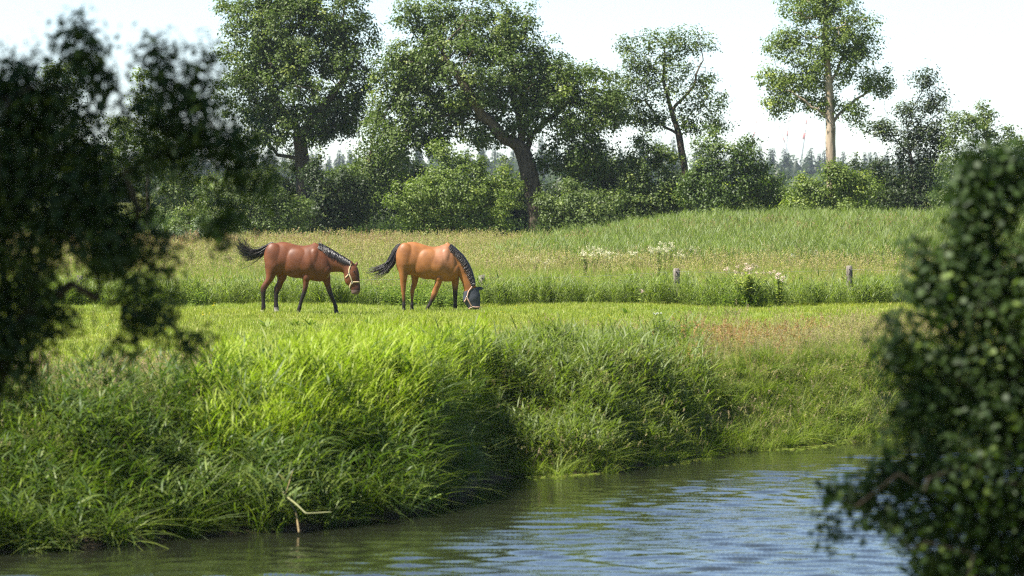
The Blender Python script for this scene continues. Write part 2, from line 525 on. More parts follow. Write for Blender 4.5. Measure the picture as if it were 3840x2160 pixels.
def make_tree(name, label, d, lobes, trunk, rb, n_attr, per, L, cols, seed, cat='tree', group=None,
              bark=None, leaf=None, sigma=0.34, step=0.45, dk=0.7, r0=0.012, shell=0.4, up=0.55, wl=0.62, tpl=DIAM,
              root_z=None, dscale=0.8, limbs=(), flat=0.65, singles=0):
    """lobes and trunk in viewing pixels (2576 wide) on the plane at distance d"""
    rng = np.random.default_rng(seed)
    d = d * DS
    s = K / F_PX * d
    LB = []
    lobes = list(lobes)
    if cat == 'shrub' and d > 50:
        # ragged outline: single shoots that stick out above and beside the main mass
        for _ in range(11):
            l = lobes[int(rng.integers(len(lobes)))]
            a_ = rng.uniform(-.25, np.pi + .25)
            lobes.append((l[0] + np.cos(a_) * l[2] * 1.1, l[1] - np.sin(a_) * l[3] * rng.uniform(1.0, 1.5), rng.uniform(9, 20), rng.uniform(12, 26)))
    elif d > 50:
        for _ in range(16):
            l = lobes[int(rng.integers(len(lobes)))]
            a_ = rng.uniform(0, 2 * np.pi)
            lobes.append((l[0] + np.cos(a_) * l[2] * 1.12, l[1] - np.sin(a_) * l[3] * 1.12, rng.uniform(10, 22), rng.uniform(9, 18)))
    for l in lobes:
        cx, cy_, rx, ry = l[:4]
        off = l[4] if len(l) > 4 else rng.uniform(-0.4, 0.4) * rx * s
        gr = 1.0 if d < 50 else 1.1
        LB.append((dp(cx, cy_, d) + np.array([0, off, 0]), (rx * s * gr, max(rx, ry) * s * dscale, ry * s * gr)))
    A = lobe_points(rng, LB, n_attr, shell)
    A = A[A[:, 2] > H(A[:, 0], A[:, 1]) + 0.1]
    T = [dp(u, v, d) for u, v in trunk]
    T[0][2] = H(T[0][0], T[0][1]) - 0.15
    # resample trunk
    TT = [T[0]]
    for a_, b_ in zip(T[:-1], T[1:]):
        k = max(1, int(np.linalg.norm(b_ - a_) / step))
        for q_ in range(1, k + 1):
            TT.append(a_ + (b_ - a_) * q_ / k + rng.normal(0, 0.02 * min(1, rb * 4), 3) * (q_ < k))
    paths = [TT]
    nodes_n = len(TT)
    base_pts = list(TT)
    for limb in limbs:
        Lp = [dp(u, v, d) + np.array([0, o_, 0]) for u, v, o_ in limb]
        at = int(np.argmin([np.linalg.norm(Lp[0] - p_) for p_ in base_pts]))
        pts = []
        prev = base_pts[at]
        for b_ in Lp[1:]:
            k = max(1, int(np.linalg.norm(b_ - prev) / step))
            for q_ in range(1, k + 1): pts.append(prev + (b_ - prev) * q_ / k + rng.normal(0, 0.05, 3))
            prev = b_
        paths.append((pts, at)); base_pts += pts
    Pn, par = colonize(A, paths, step, dk, rng)
    root = empty(name, (T[0][0], T[0][1], T[0][2] + 0.15), label, cat, group)
    mb = MB()
    r, nch = branch_mesh(mb, Pn, par, rb, r0, thin=0.022)
    # root flare
    mb.obj('trunk', bark or M_OAKBARK, root, smooth=True)
    # foliage
    n = len(A)
    cen = A.mean(0)
    size = rng.lognormal(0, 0.35, n)
    cnt = np.maximum(4, rng.poisson(per * size * (1.0 if d < 50 else 1.65)))
    idx = np.repeat(np.arange(n), cnt)
    off = rng.normal(0, sigma * (1.0 if d < 50 else .82), (len(idx), 3)) * size[idx][:, None] ** 0.5 * np.array([1, 1, flat])
    P = A[idx] + off
    ok = P[:, 2] > H(P[:, 0], P[:, 1]) + 0.03
    P, idx, off = P[ok], idx[ok], off[ok]
    m = len(P)
    outw = norm(P - cen)
    nr = norm(rng.normal(0, 0.40, (m, 3)) + outw * 0.35 + norm(off) * 0.75 + np.array([0, 0, up]))
    ax = norm(rng.normal(size=(m, 3)) + outw * 0.5 - np.array([0, 0, 0.25]))
    ax = norm(ax - nr * (ax * nr).sum(1, keepdims=True))
    Ls = L * (1.0 if d < 50 else 0.88) * rng.uniform(0.6, 1.35, m)
    c0, c1, c2 = (np.array(x) for x in cols)
    tclump = rng.random(n)[idx]; tl = rng.random(m)
    base = c0 + (c1 - c0) * (0.6 * tclump + 0.4 * tl)[:, None]
    rare = (rng.random(n)[idx] < 0.10) & (tl < 0.6)
    base = np.where(rare[:, None], c2, base) * rng.uniform(0.75, 1.25, (m, 1))
    if singles:
        # the leaves that show largest: those nearest the viewer, inside the picture, each an object of its own
        uu = P[:, 0] / P[:, 1] * F_PX + CX
        vis = np.where((uu > 0) & (uu < 3840), P[:, 1], 1e9)
        pick = np.argsort(vis)[:singles * 4][::4]
        kinds = []
        for q_ in range(4):
            o_ = MB(); o_.add(tpl[0] * np.array([1, wl, 1]), tpl[1], c0 + (c1 - c0) * q_ / 3); o_.more(tpl[2])
            kinds.append(o_.mesh('leaf', leaf or M_LEAF))
        for k in pick:
            a_ = ax[k]; b_ = np.cross(nr[k], a_); b_ /= np.linalg.norm(b_); c_ = np.cross(a_, b_)
            o = bpy.data.objects.new('leaf', kinds[k % 4]); COL.objects.link(o); o.parent = root
            mt = np.eye(4); mt[:3, 0] = a_ * Ls[k]; mt[:3, 1] = b_ * Ls[k]; mt[:3, 2] = c_ * Ls[k]
            mt[:3, 3] = P[k] - np.array(root.location)
            o.matrix_basis = [list(r_) for r_ in mt]
        keep = np.ones(m, bool); keep[pick] = False
        P, ax, nr, Ls, base = P[keep], ax[keep], nr[keep], Ls[keep], base[keep]
    mb = MB()
    leaves(mb, P, ax, nr, Ls, Ls * wl, base, tpl)
    mb.obj('crown', leaf or M_LEAF, root)
    return root, A, Pn, r, nch


# ------------------------------------------------------------------ far things: wood, hedgerow, wind turbines
def conifer(mb, rng, x, y, h, w_):
    z0 = float(H(x, y)) - 0.3
    n = 170
    tube(mb, [(x, y, z0), (x, y, z0 + h * .15), (x, y, z0 + h * .93)], [w_ * .3, w_ * .34, .05], 6, (0.02, 0.034, 0.018), cap=False)
    t_ = rng.random(n) ** 0.8
    rad = w_ * (1 - t_) ** 0.85 * rng.uniform(0.45, 1.05, n) * (0.75 + 0.25 * np.sin(t_ * 38 + x))
    a = rng.random(n) * 2 * np.pi
    P = np.stack([x + np.cos(a) * rad * .5, y + np.sin(a) * rad * .5, z0 + h * (0.12 + 0.88 * t_)], 1)
    ax = np.stack([np.cos(a), np.sin(a), np.full(n, -0.35)], 1)
    L_ = 0.55 * w_ * (1 - t_) + 0.9
    c = np.array([0.030, 0.050, 0.028]) * rng.uniform(0.6, 1.3, (n, 1))
    nr = norm(np.stack([np.cos(a) * .4, np.sin(a) * .4, np.ones(n)], 1) + rng.normal(0, .3, (n, 3)))
    leaves(mb, P, ax, nr, L_, L_ * 0.55, c, DIAM)
    tube(mb, [(x, y, z0), (x, y, z0 + h * 0.95)], [0.25, 0.04], 4, (0.05, 0.04, 0.03), cap=False)
def broadleaf(mb, rng, x, y, h, w_, c, n=150, L_=1.0):
    z0 = float(H(x, y)) - 0.3
    k = 5
    tube(mb, [(x, y, z0), (x, y, z0 + h * .3), (x, y, z0 + h * .6), (x, y, z0 + h * .85)], [w_ * .2, w_ * .36, w_ * .33, .1], 7, np.array(c) * .7, cap=False)
    cs = np.stack([x + rng.normal(0, w_ * .28, k), y + rng.normal(0, w_ * .28, k), z0 + h * rng.uniform(.35, .85, k)], 1)
    which = rng.integers(0, k, n)
    u = norm(rng.normal(size=(n, 3)))
    P = cs[which] + u * np.array([w_ * .32, w_ * .32, h * .2]) * rng.random((n, 1)) ** .35
    nr = norm(u + np.array([0, 0, .5]) + rng.normal(0, .4, (n, 3)))
    ax = norm(np.cross(nr, rng.normal(size=(n, 3))))
    leaves(mb, P, ax, nr, np.full(n, L_) * rng.uniform(.6, 1.4, n), np.full(n, L_ * .8), np.array(c) * rng.uniform(.6, 1.35, (n, 1)), DIAM)
    tube(mb, [(x, y, z0), (x, y, z0 + h * 0.6)], [0.2, 0.08], 4, (0.05, 0.04, 0.03), cap=False)
rng = np.random.default_rng(5)
mb = MB()
for row, (yy, n_) in enumerate(((1130, 120), (1180, 120), (1240, 120), (1310, 110))):
    X = np.linspace(-330, 330, n_) + rng.normal(0, 1.6, n_)
    for x in X:
        prof = 0.85 + 0.13 * math.sin(x * 0.021 + 1.0) + 0.06 * math.sin(x * 0.11)
        y = yy * DS + rng.normal(0, 18)
        if rng.random() < (0.62 if row > 1 else 0.35):
            conifer(mb, rng, x, y, (22.5 + row * 1.5) * prof * rng.uniform(.85, 1.1), rng.uniform(4.5, 6.5))
        else:
            broadleaf(mb, rng, x, y, (19 + row) * prof * rng.uniform(.85, 1.08), rng.uniform(7, 10), (0.045, 0.070, 0.026))
tag(mb.obj('forest', M_LEAF), 'hazy blue-green mixed wood on the horizon beyond the tree row', 'forest', kind='stuff')
mb = MB()
for yy, hh, n_ in ((470, 6.0, 60), (640, 9.0, 60)):
    for x in np.linspace(-140, 140, n_) + rng.normal(0, 1.5, n_):
        broadleaf(mb, rng, x, yy * DS + rng.normal(0, 12), hh * rng.uniform(.55, 1.1), rng.uniform(5, 8), (0.065, 0.10, 0.035), 130, 0.7)
tag(mb.obj('hedgerow', M_LEAF), 'pale green hedgerow far behind the oaks, in front of the hazy wood', 'hedgerow', kind='stuff')

def turbine(label, u_tip, v_tip, u_base, v_base, d, chord):
    """one blade rises over the wood; its line in the picture gives tilt, the hub stays behind the trees"""
    d = d * DS
    tip, low = px(u_tip, v_tip, d), px(u_base, v_base, d)
    dr = norm(tip - low)
    hub = tip - dr * 52.0
    root = empty('wind_turbine', (hub[0], d + 4, float(H(hub[0], d))), label, 'wind turbine', 'wind turbines on the horizon')
    m_ = MB(); z0 = float(H(hub[0], d)) - .5
    tube(m_, [(hub[0], d + 4, z0), (hub[0], d + 4, hub[2] - 1.5)], [2.6, 1.5], 14); m_.obj('tower', M_TWHITE, root, smooth=True)
    m_ = MB(); tube(m_, [(hub[0], d - 2.2, hub[2]), (hub[0], d - 1.4, hub[2]), (hub[0], d + 1, hub[2]), (hub[0], d + 8.5, hub[2]), (hub[0], d + 9, hub[2])], [.4, 1.6, 1.9, 1.8, 1.0], 12); m_.obj('nacelle', M_TWHITE, root, smooth=True)
    a0 = math.atan2(dr[2], dr[0])
    for k in range(3):
        a = a0 + k * 2 * math.pi / 3
        e = np.array([math.cos(a), 0, math.sin(a)]); f = np.array([-math.sin(a), 0, math.cos(a)])
        prof = [(1.5, 1.6), (6, chord), (14, chord * 1.1), (26, chord * .85), (38, chord * .62), (52, chord * .18)]
        def sect(prof_):
            V, Fq = [], []
            for r_, c_ in prof_:
                p0 = hub + e * r_ + np.array([0, -1.6, 0])
                for q_ in ((-.35, 0), (0, -.16), (.65, 0), (0, .16)):
                    V.append(p0 + f * q_[0] * c_ + np.array([0, q_[1] * c_, 0]))
            for s_ in range(len(prof_) - 1):
                for q_ in range(4): Fq.append((s_ * 4 + q_, s_ * 4 + (q_ + 1) % 4, s_ * 4 + 4 + (q_ + 1) % 4, s_ * 4 + 4 + q_))
            Fq.append((3, 2, 1, 0)); l_ = (len(prof_) - 1) * 4; Fq.append((l_, l_ + 1, l_ + 2, l_ + 3))
            return V, Fq
        m_ = MB(); m_.add(*sect(prof)); bl = m_.obj('blade', M_TWHITE, root)
        for r_a, r_b in ((28, 35), (44, 51)):
            ca, cb = (np.interp(r_, [q_[0] for q_ in prof], [q_[1] for q_ in prof]) * 1.06 for r_ in (r_a, r_b))
            m_ = MB(); m_.add(*sect([(r_a, ca), (r_b, cb)]))
            o = m_.obj('red_band', M_TRED, loc=(0, 0, 0)); o.parent = bl
            o.location = -np.array(root.location)
turbine('wind turbine blade tilted right above the wood beside the bushy small tree', 2840, 440, 2822, 535, 3000, 1.7)
turbine('wind turbine blade tilted left above the wood between two others', 2917, 460, 2938, 520, 3000, 1.5)
turbine('upright slim white wind turbine blade with red band above the wood', 2960, 434, 2948, 552, 3000, 2.0)
turbine('broad grey wind turbine blade next to the ash tree trunk', 3027, 440, 3010, 552, 2800, 3.2)

# ------------------------------------------------------------------ the tree row behind the meadow
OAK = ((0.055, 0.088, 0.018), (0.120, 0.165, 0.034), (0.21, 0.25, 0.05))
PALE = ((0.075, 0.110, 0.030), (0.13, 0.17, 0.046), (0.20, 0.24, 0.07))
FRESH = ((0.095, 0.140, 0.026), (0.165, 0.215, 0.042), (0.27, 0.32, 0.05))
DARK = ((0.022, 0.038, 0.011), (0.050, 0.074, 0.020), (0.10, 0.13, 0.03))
make_tree('oak_tree', 'tall dense oak whose crown reaches out of the picture, trunk forked low', 152,
          [(680, 40, 115, 95), (800, 10, 130, 90), (880, 120, 80, 90), (640, 170, 95, 100), (760, 200, 140, 105), (870, 270, 85, 70),
           (640, 290, 75, 60), (720, 330, 85, 50), (820, 320, 60, 40), (600, 380, 50, 35), (740, 100, 120, 90)],
          [(766, 600), (764, 520), (760, 400), (752, 330), (740, 260)], 0.42, 900, 40, 0.20, OAK, 11,
          limbs=[[(758, 390, 0), (700, 390, .5), (655, 345, .8), (620, 300, 1.0)], [(754, 345, 0), (800, 290, -.6), (840, 240, -1), (880, 180, -1)],
                 [(752, 330, 0), (700, 270, 1), (670, 180, 1), (660, 100, 1)]])
make_tree('oak_tree', 'broad spreading oak with leaning forked trunk between the two horses and hedge', 148,
          [(1090, 60, 90, 80), (1230, 60, 110, 80), (1050, 170, 95, 90), (1200, 170, 130, 95), (1340, 160, 95, 90), (1430, 230, 105, 80),
           (1480, 320, 90, 70), (1330, 270, 105, 70), (1060, 270, 95, 55), (990, 340, 75, 55), (990, 180, 50, 60), (1150, 270, 80, 45),
           (1450, 400, 100, 50), (1545, 250, 40, 60), (1220, 330, 60, 35), (1080, 350, 60, 40)],
          [(1352, 620), (1350, 540), (1338, 470), (1322, 400), (1308, 368)], 0.50, 1150, 40, 0.20, OAK, 12,
          limbs=[[(1308, 368, 0), (1270, 350, -.4), (1235, 310, -.9), (1185, 250, -1.2), (1150, 190, -1.2), (1110, 130, -1.2)],
                 [(1308, 368, 0), (1312, 310, .2), (1290, 240, .4), (1290, 160, .4)],
                 [(1322, 400, 0), (1335, 340, .6), (1390, 290, 1.2), (1440, 240, 1.4)]])
make_tree('oak_tree', 'medium oak with thin open crown and bare twigs right of the broad oak', 150,
          [(1600, 130, 50, 50), (1680, 105, 60, 40), (1760, 105, 38, 35), (1595, 215, 55, 55), (1690, 195, 70, 60), (1775, 240, 50, 50),
           (1640, 290, 55, 35), (1790, 310, 40, 28), (1720, 300, 40, 30), (1570, 270, 30, 40)],
          [(1733, 590), (1732, 520), (1722, 420), (1708, 340), (1690, 280), (1668, 200), (1672, 120)], 0.20, 420, 19, 0.17, OAK, 13,
          limbs=[[(1708, 340, 0), (1660, 310, .5), (1620, 250, .8)], [(1690, 280, 0), (1740, 220, -.5), (1765, 150, -.6)]], sigma=.3, step=.4)
make_tree('ash_tree', 'tall airy ash with pale sunlit trunk standing alone', 150,
          [(2040, 10, 85, 55), (2130, 45, 70, 55), (1985, 105, 55, 60), (2085, 120, 70, 75), (2165, 125, 42, 60), (1945, 210, 45, 38),
           (2040, 195, 70, 50), (2060, 262, 50, 30), (1965, 255, 42, 24), (2200, 205, 42, 32), (2150, 280, 26, 34), (2100, -40, 60, 40), (2230, 190, 22, 20)],
          [(2092, 570), (2092, 480), (2090, 380), (2088, 300), (2085, 200), (2075, 90), (2080, 0)], 0.29, 620, 27, 0.17, FRESH, 14,
          bark=M_ASHBARK, sigma=.27, shell=.5, step=.42,
          limbs=[[(2088, 310, 0), (2130, 265, .3), (2175, 235, .5), (2215, 205, .6)], [(2088, 300, 0), (2040, 265, -.4), (1985, 230, -.6)], [(2085, 220, 0), (2120, 140, .5), (2140, 60, .5)]])
make_tree('alder_tree', 'ragged dark small tree with bare top branches right of the ash', 149,
          [(2342, 195, 20, 22), (2352, 250, 26, 24), (2300, 285, 40, 30), (2236, 330, 38, 24), (2310, 370, 60, 40), (2285, 450, 80, 50),
           (2320, 515, 105, 38), (2345, 330, 40, 32), (2230, 500, 50, 40)],
          [(2300, 580), (2300, 480), (2290, 380), (2280, 300), (2320, 230), (2345, 180)], 0.13, 420, 26, 0.18, DARK, 15, step=.38, bark=M_DARKBARK,
          limbs=[[(2295, 400, 0), (2245, 340, .3), (2225, 270, .3), (2235, 230, .3)], [(2290, 370, 0), (2340, 310, -.3), (2360, 250, -.3)]])
make_tree('young_tree', 'slender young tree with sunlit tip poking out above the willow shrub', 150,
          [(345, 190, 12, 22), (358, 235, 22, 26), (380, 285, 36, 34), (345, 330, 50, 34), (395, 350, 40, 30)],
          [(372, 600), (372, 450), (365, 330), (350, 190)], 0.11, 170, 22, 0.17, FRESH, 16, step=.4, sigma=.25)
make_tree('broadleaf_tree', 'wide round-crowned tree half hidden behind the dark willow shrub', 153,
          [(90, 330, 100, 100), (240, 400, 110, 100), (410, 440, 90, 75), (50, 470, 90, 80), (440, 350, 45, 45), (150, 230, 60, 60), (200, 520, 120, 60), (-60, 380, 90, 110)],
          [(170, 610), (172, 500), (165, 420)], 0.33, 620, 32, 0.21, OAK, 17)
make_tree('slim_tree', 'slim tree with narrow crown between the two big oaks', 149,
          [(955, 300, 32, 50), (930, 400, 42, 50), (895, 440, 40, 34), (985, 420, 45, 40), (940, 480, 45, 30)],
          [(926, 620), (924, 540), (925, 440), (940, 330), (960, 240)], 0.13, 220, 24, 0.18, OAK, 18, step=.4)
make_tree('sapling', 'thin-stemmed sapling with small flat crown beside the broad oak', 150,
          [(1480, 425, 45, 30), (1510, 440, 35, 22), (1560, 420, 40, 30)], [(1507, 610), (1507, 530), (1503, 470), (1495, 430)], 0.06, 120, 20, 0.18, DARK, 19, step=.35)
# shrubs under and between the trees
shr = dict(step=.35, dk=.6, sigma=.26, bark=M_DARKBARK, shell=.45, r0=.01)
make_tree('willow_shrub', 'large pale green rounded shrub under the tall dense oak', 140,
          [(620, 470, 90, 60), (560, 540, 80, 50), (700, 545, 65, 45), (490, 570, 60, 40), (640, 560, 90, 50)], [(620, 640), (620, 560)], 0.10, 420, 30, 0.16, PALE, 21, 'shrub', **shr)
make_tree('low_shrub', 'small whitish green shrub at the edge of the tall grass', 108,
          [(475, 605, 48, 24), (510, 590, 30, 20), (440, 620, 30, 18)], [(478, 680), (478, 630)], 0.04, 120, 32, 0.10, ((.10, .14, .07), (.17, .21, .12), (.3, .33, .22)), 22, 'shrub', step=.25, dk=.35, sigma=.18, bark=M_DARKBARK, r0=.008)
make_tree('hazel_shrub', 'dark green shrub filling the gap right of the tall dense oak', 146,
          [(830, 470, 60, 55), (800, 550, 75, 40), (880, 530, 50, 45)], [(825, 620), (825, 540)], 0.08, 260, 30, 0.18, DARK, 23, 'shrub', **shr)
make_tree('hazel_shrub', 'sunlit bright green shrub left of the leaning oak trunk', 145,
          [(1130, 475, 95, 55), (1045, 500, 60, 50), (1230, 500, 80, 48), (1150, 415, 48, 30), (1090, 560, 90, 36), (1240, 560, 70, 32)], [(1140, 620), (1140, 540)], 0.10, 480, 30, 0.17, FRESH, 24, 'shrub', **shr)
make_tree('hawthorn_shrub', 'low rounded shrub right of the leaning oak trunk', 145,
          [(1480, 510, 75, 30), (1405, 530, 50, 34), (1480, 560, 90, 30)], [(1470, 620), (1470, 560)], 0.08, 240, 28, 0.17, PALE, 25, 'shrub', **shr)
make_tree('hawthorn_shrub', 'upright leafy shrub left of the medium oak trunk', 148,
          [(1610, 420, 48, 55), (1640, 505, 70, 45), (1590, 540, 60, 36), (1680, 400, 30, 36), (1700, 500, 50, 50)], [(1630, 620), (1628, 500)], 0.09, 330, 28, 0.18, OAK, 26, 'shrub', **shr)
make_tree('beech_shrub', 'bushy small tree with bright yellow-green tips right of the medium oak', 146,
          [(1850, 390, 55, 36), (1790, 450, 55, 50), (1895, 455, 80, 46), (1950, 510, 70, 34), (1810, 520, 75, 36), (1780, 370, 40, 30)], [(1815, 620), (1815, 500), (1820, 420)], 0.10, 430, 26, 0.18, ((.04, .07, .016), (.10, .15, .03), (.26, .33, .05)), 27, 'shrub', **shr)
make_tree('hazel_shrub', 'low green shrub around the foot of the pale ash trunk', 144,
          [(2070, 505, 90, 36), (2130, 530, 70, 26), (2010, 530, 55, 26), (2160, 470, 40, 36), (2020, 470, 40, 30)], [(2080, 600), (2080, 550)], 0.08, 320, 28, 0.17, FRESH, 28, 'shrub', **shr)
make_tree('hazel_shrub', 'leafy shrub behind the blurred right bush, right of the ragged tree', 146,
          [(2440, 330, 50, 45), (2525, 380, 75, 50), (2420, 420, 60, 50), (2500, 470, 95, 70), (2600, 420, 60, 60), (2400, 510, 60, 40)], [(2480, 600), (2480, 500)], 0.12, 430, 28, 0.18, PALE, 29, 'shrub', **shr)
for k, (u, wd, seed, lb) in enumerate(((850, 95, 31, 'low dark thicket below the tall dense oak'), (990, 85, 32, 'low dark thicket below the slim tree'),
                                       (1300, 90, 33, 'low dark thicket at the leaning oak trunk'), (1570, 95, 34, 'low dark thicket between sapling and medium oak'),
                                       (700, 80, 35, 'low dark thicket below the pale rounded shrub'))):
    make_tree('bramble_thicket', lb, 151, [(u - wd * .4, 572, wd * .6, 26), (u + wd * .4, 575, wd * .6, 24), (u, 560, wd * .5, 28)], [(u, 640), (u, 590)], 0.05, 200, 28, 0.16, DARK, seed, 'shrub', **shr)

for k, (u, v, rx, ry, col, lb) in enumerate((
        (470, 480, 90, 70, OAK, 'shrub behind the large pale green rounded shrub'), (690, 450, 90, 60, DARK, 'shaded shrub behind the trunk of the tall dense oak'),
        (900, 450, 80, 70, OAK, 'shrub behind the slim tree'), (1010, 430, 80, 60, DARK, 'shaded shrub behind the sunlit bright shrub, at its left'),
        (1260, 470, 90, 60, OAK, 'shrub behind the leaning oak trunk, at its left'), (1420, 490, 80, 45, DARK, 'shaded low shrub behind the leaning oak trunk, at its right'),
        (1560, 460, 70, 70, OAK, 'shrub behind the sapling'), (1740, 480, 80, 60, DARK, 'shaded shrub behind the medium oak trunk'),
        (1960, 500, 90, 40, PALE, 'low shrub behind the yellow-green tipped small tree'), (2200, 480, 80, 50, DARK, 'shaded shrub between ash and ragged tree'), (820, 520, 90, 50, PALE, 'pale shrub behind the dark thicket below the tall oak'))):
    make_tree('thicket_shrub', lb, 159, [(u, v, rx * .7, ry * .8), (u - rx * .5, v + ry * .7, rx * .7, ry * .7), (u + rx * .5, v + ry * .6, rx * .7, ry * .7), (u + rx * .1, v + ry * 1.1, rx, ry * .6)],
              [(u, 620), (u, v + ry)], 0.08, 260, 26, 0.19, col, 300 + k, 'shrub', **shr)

# ------------------------------------------------------------------ near-bank shrubs, and an unseen oak added out of view to shade them
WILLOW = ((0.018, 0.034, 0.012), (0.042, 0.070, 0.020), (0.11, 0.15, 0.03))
near = dict(step=.10, dk=.11, r0=.0022, bark=M_DARKBARK, leaf=M_NEARLEAF, tpl=LANCE, flat=1.0)
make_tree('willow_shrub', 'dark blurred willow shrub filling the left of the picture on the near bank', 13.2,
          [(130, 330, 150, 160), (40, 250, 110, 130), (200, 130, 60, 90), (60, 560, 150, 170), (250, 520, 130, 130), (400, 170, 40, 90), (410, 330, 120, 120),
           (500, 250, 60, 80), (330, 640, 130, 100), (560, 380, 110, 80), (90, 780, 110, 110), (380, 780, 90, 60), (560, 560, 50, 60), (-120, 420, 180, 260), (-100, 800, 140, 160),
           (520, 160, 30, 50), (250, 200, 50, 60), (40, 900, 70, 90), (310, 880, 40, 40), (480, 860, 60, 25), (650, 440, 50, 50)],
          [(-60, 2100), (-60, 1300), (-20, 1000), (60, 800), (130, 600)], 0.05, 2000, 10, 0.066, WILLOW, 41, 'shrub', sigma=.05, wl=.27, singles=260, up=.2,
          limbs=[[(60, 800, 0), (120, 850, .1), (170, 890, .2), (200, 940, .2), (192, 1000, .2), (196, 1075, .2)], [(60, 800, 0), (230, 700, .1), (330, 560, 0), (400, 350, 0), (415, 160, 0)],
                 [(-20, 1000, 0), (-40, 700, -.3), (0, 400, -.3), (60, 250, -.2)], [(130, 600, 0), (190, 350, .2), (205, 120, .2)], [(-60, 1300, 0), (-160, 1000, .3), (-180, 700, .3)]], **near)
near['tpl'] = OVAL
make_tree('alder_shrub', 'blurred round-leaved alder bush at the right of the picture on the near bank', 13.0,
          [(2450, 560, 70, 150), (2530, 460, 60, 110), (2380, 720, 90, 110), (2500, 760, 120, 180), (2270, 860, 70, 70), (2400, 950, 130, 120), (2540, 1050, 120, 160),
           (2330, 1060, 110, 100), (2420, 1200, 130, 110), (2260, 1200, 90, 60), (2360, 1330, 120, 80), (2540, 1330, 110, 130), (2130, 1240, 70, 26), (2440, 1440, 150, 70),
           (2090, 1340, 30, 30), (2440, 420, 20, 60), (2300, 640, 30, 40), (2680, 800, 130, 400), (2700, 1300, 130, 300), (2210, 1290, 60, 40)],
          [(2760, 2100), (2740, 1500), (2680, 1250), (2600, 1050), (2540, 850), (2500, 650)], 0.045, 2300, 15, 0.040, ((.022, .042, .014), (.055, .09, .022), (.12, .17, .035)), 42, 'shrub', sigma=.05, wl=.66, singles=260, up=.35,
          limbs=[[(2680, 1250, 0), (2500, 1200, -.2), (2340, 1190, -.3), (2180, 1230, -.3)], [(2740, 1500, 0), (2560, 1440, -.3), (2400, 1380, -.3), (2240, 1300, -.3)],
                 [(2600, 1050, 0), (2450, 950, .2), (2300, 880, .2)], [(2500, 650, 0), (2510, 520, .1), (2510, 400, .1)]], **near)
def world_tree(name, label, root_p, height, lobes, rb, n_attr, per, L, cols, seed):
    rng = np.random.default_rng(seed)
    LB = [(np.array(c), r_) for c, r_ in lobes]
    A = lobe_points(rng, LB, n_attr, .4)
    x, y = root_p; z = float(H(x, y))
    T = [np.array([x, y, z - .15 + h_]) for h_ in np.linspace(0, height, 9)]
    Pn, par = colonize(A, [T], .5, .7, rng)
    root = empty(name, (x, y, z), label, 'tree')
    m_ = MB(); branch_mesh(m_, Pn, par, rb, .012, thin=.022); m_.obj('trunk', M_OAKBARK, root, smooth=True)
    n = len(A); idx = np.repeat(np.arange(n), per); P = A[idx] + rng.normal(0, .33, (len(idx), 3)); k = len(P)
    nr = norm(rng.normal(0, .6, (k, 3)) + np.array([0, 0, .6])); ax = norm(np.cross(nr, rng.normal(size=(k, 3))))
    c = np.array(cols[0]) + (np.array(cols[1]) - np.array(cols[0])) * rng.random((k, 1))
    L_ = L * rng.uniform(.6, 1.3, k)
    m_ = MB(); leaves(m_, P, ax, nr, L_, L_ * .6, c, DIAM); m_.obj('crown', M_LEAF, root)
world_tree('oak_tree', 'unseen spreading oak added on the near bank to shade the two shrubs', (-7.8, 19.6), 6.0,
           [((-6.2, 21.0, 10.0), (2.2, 2.2, 1.8)), ((-8.2, 20.4, 9.8), (2.4, 2.4, 2.0)), ((-4.0, 20.3, 10.2), (1.4, 1.7, 1.4))],
           .32, 520, 30, .2, OAK, 51)

# ------------------------------------------------------------------ grass, reeds and weeds (scattered clumps)
def strips(mb, base, az, h, lean, droop, wid, cols, seg=3, tw=None, belly=0.0):
    """n grass blades as tapered strips; az = horizontal unit vectors"""
    n = len(base)
    t_ = np.linspace(0, 1, seg + 1)[None, :]
    hz = (lean[:, None] * t_ + droop[:, None] * t_ ** 2) * h[:, None]
    vz = h[:, None] * t_ * (1 - 0.45 * np.minimum(1.0, droop[:, None]) * t_ ** 2)
    C = base[:, None] + az[:, None] * hz[..., None] + np.array([0, 0, 1.0]) * vz[..., None]
    side = np.stack([-az[:, 1], az[:, 0], np.zeros(n)], 1)
    if tw is not None:
        side = norm(side * np.cos(tw)[:, None] + az * np.sin(tw)[:, None])
    prof = (1 - t_[0]) ** 0.7 if belly == 0 else np.sin(np.pi * np.clip(t_[0] * 0.86 + 0.14, 0, 1)) ** 0.8
    wv_ = wid[:, None] * prof[None, :]
    Lv = C - side[:, None] * wv_[..., None] * .5
    Rv = C + side[:, None] * wv_[..., None] * .5
    Rv[:, -1] = C[:, -1]
    k = 2 * (seg + 1)
    V = np.empty((n, k, 3)); V[:, 0::2] = Lv; V[:, 1::2] = Rv
    o = (np.arange(n) * k)[:, None, None]
    f4 = np.array([[2 * s_, 2 * s_ + 1, 2 * s_ + 3, 2 * s_ + 2] for s_ in range(seg - 1)])
    f3 = np.array([[k - 4, k - 3, k - 1]])
    b0 = mb.n
    mb.add(V.reshape(-1, 3), (f3[None] + o).reshape(-1, 3), np.repeat(cols, k, axis=0))
    if len(f4): mb.more(b0 + (f4[None] + o).reshape(-1, 4))
    return C

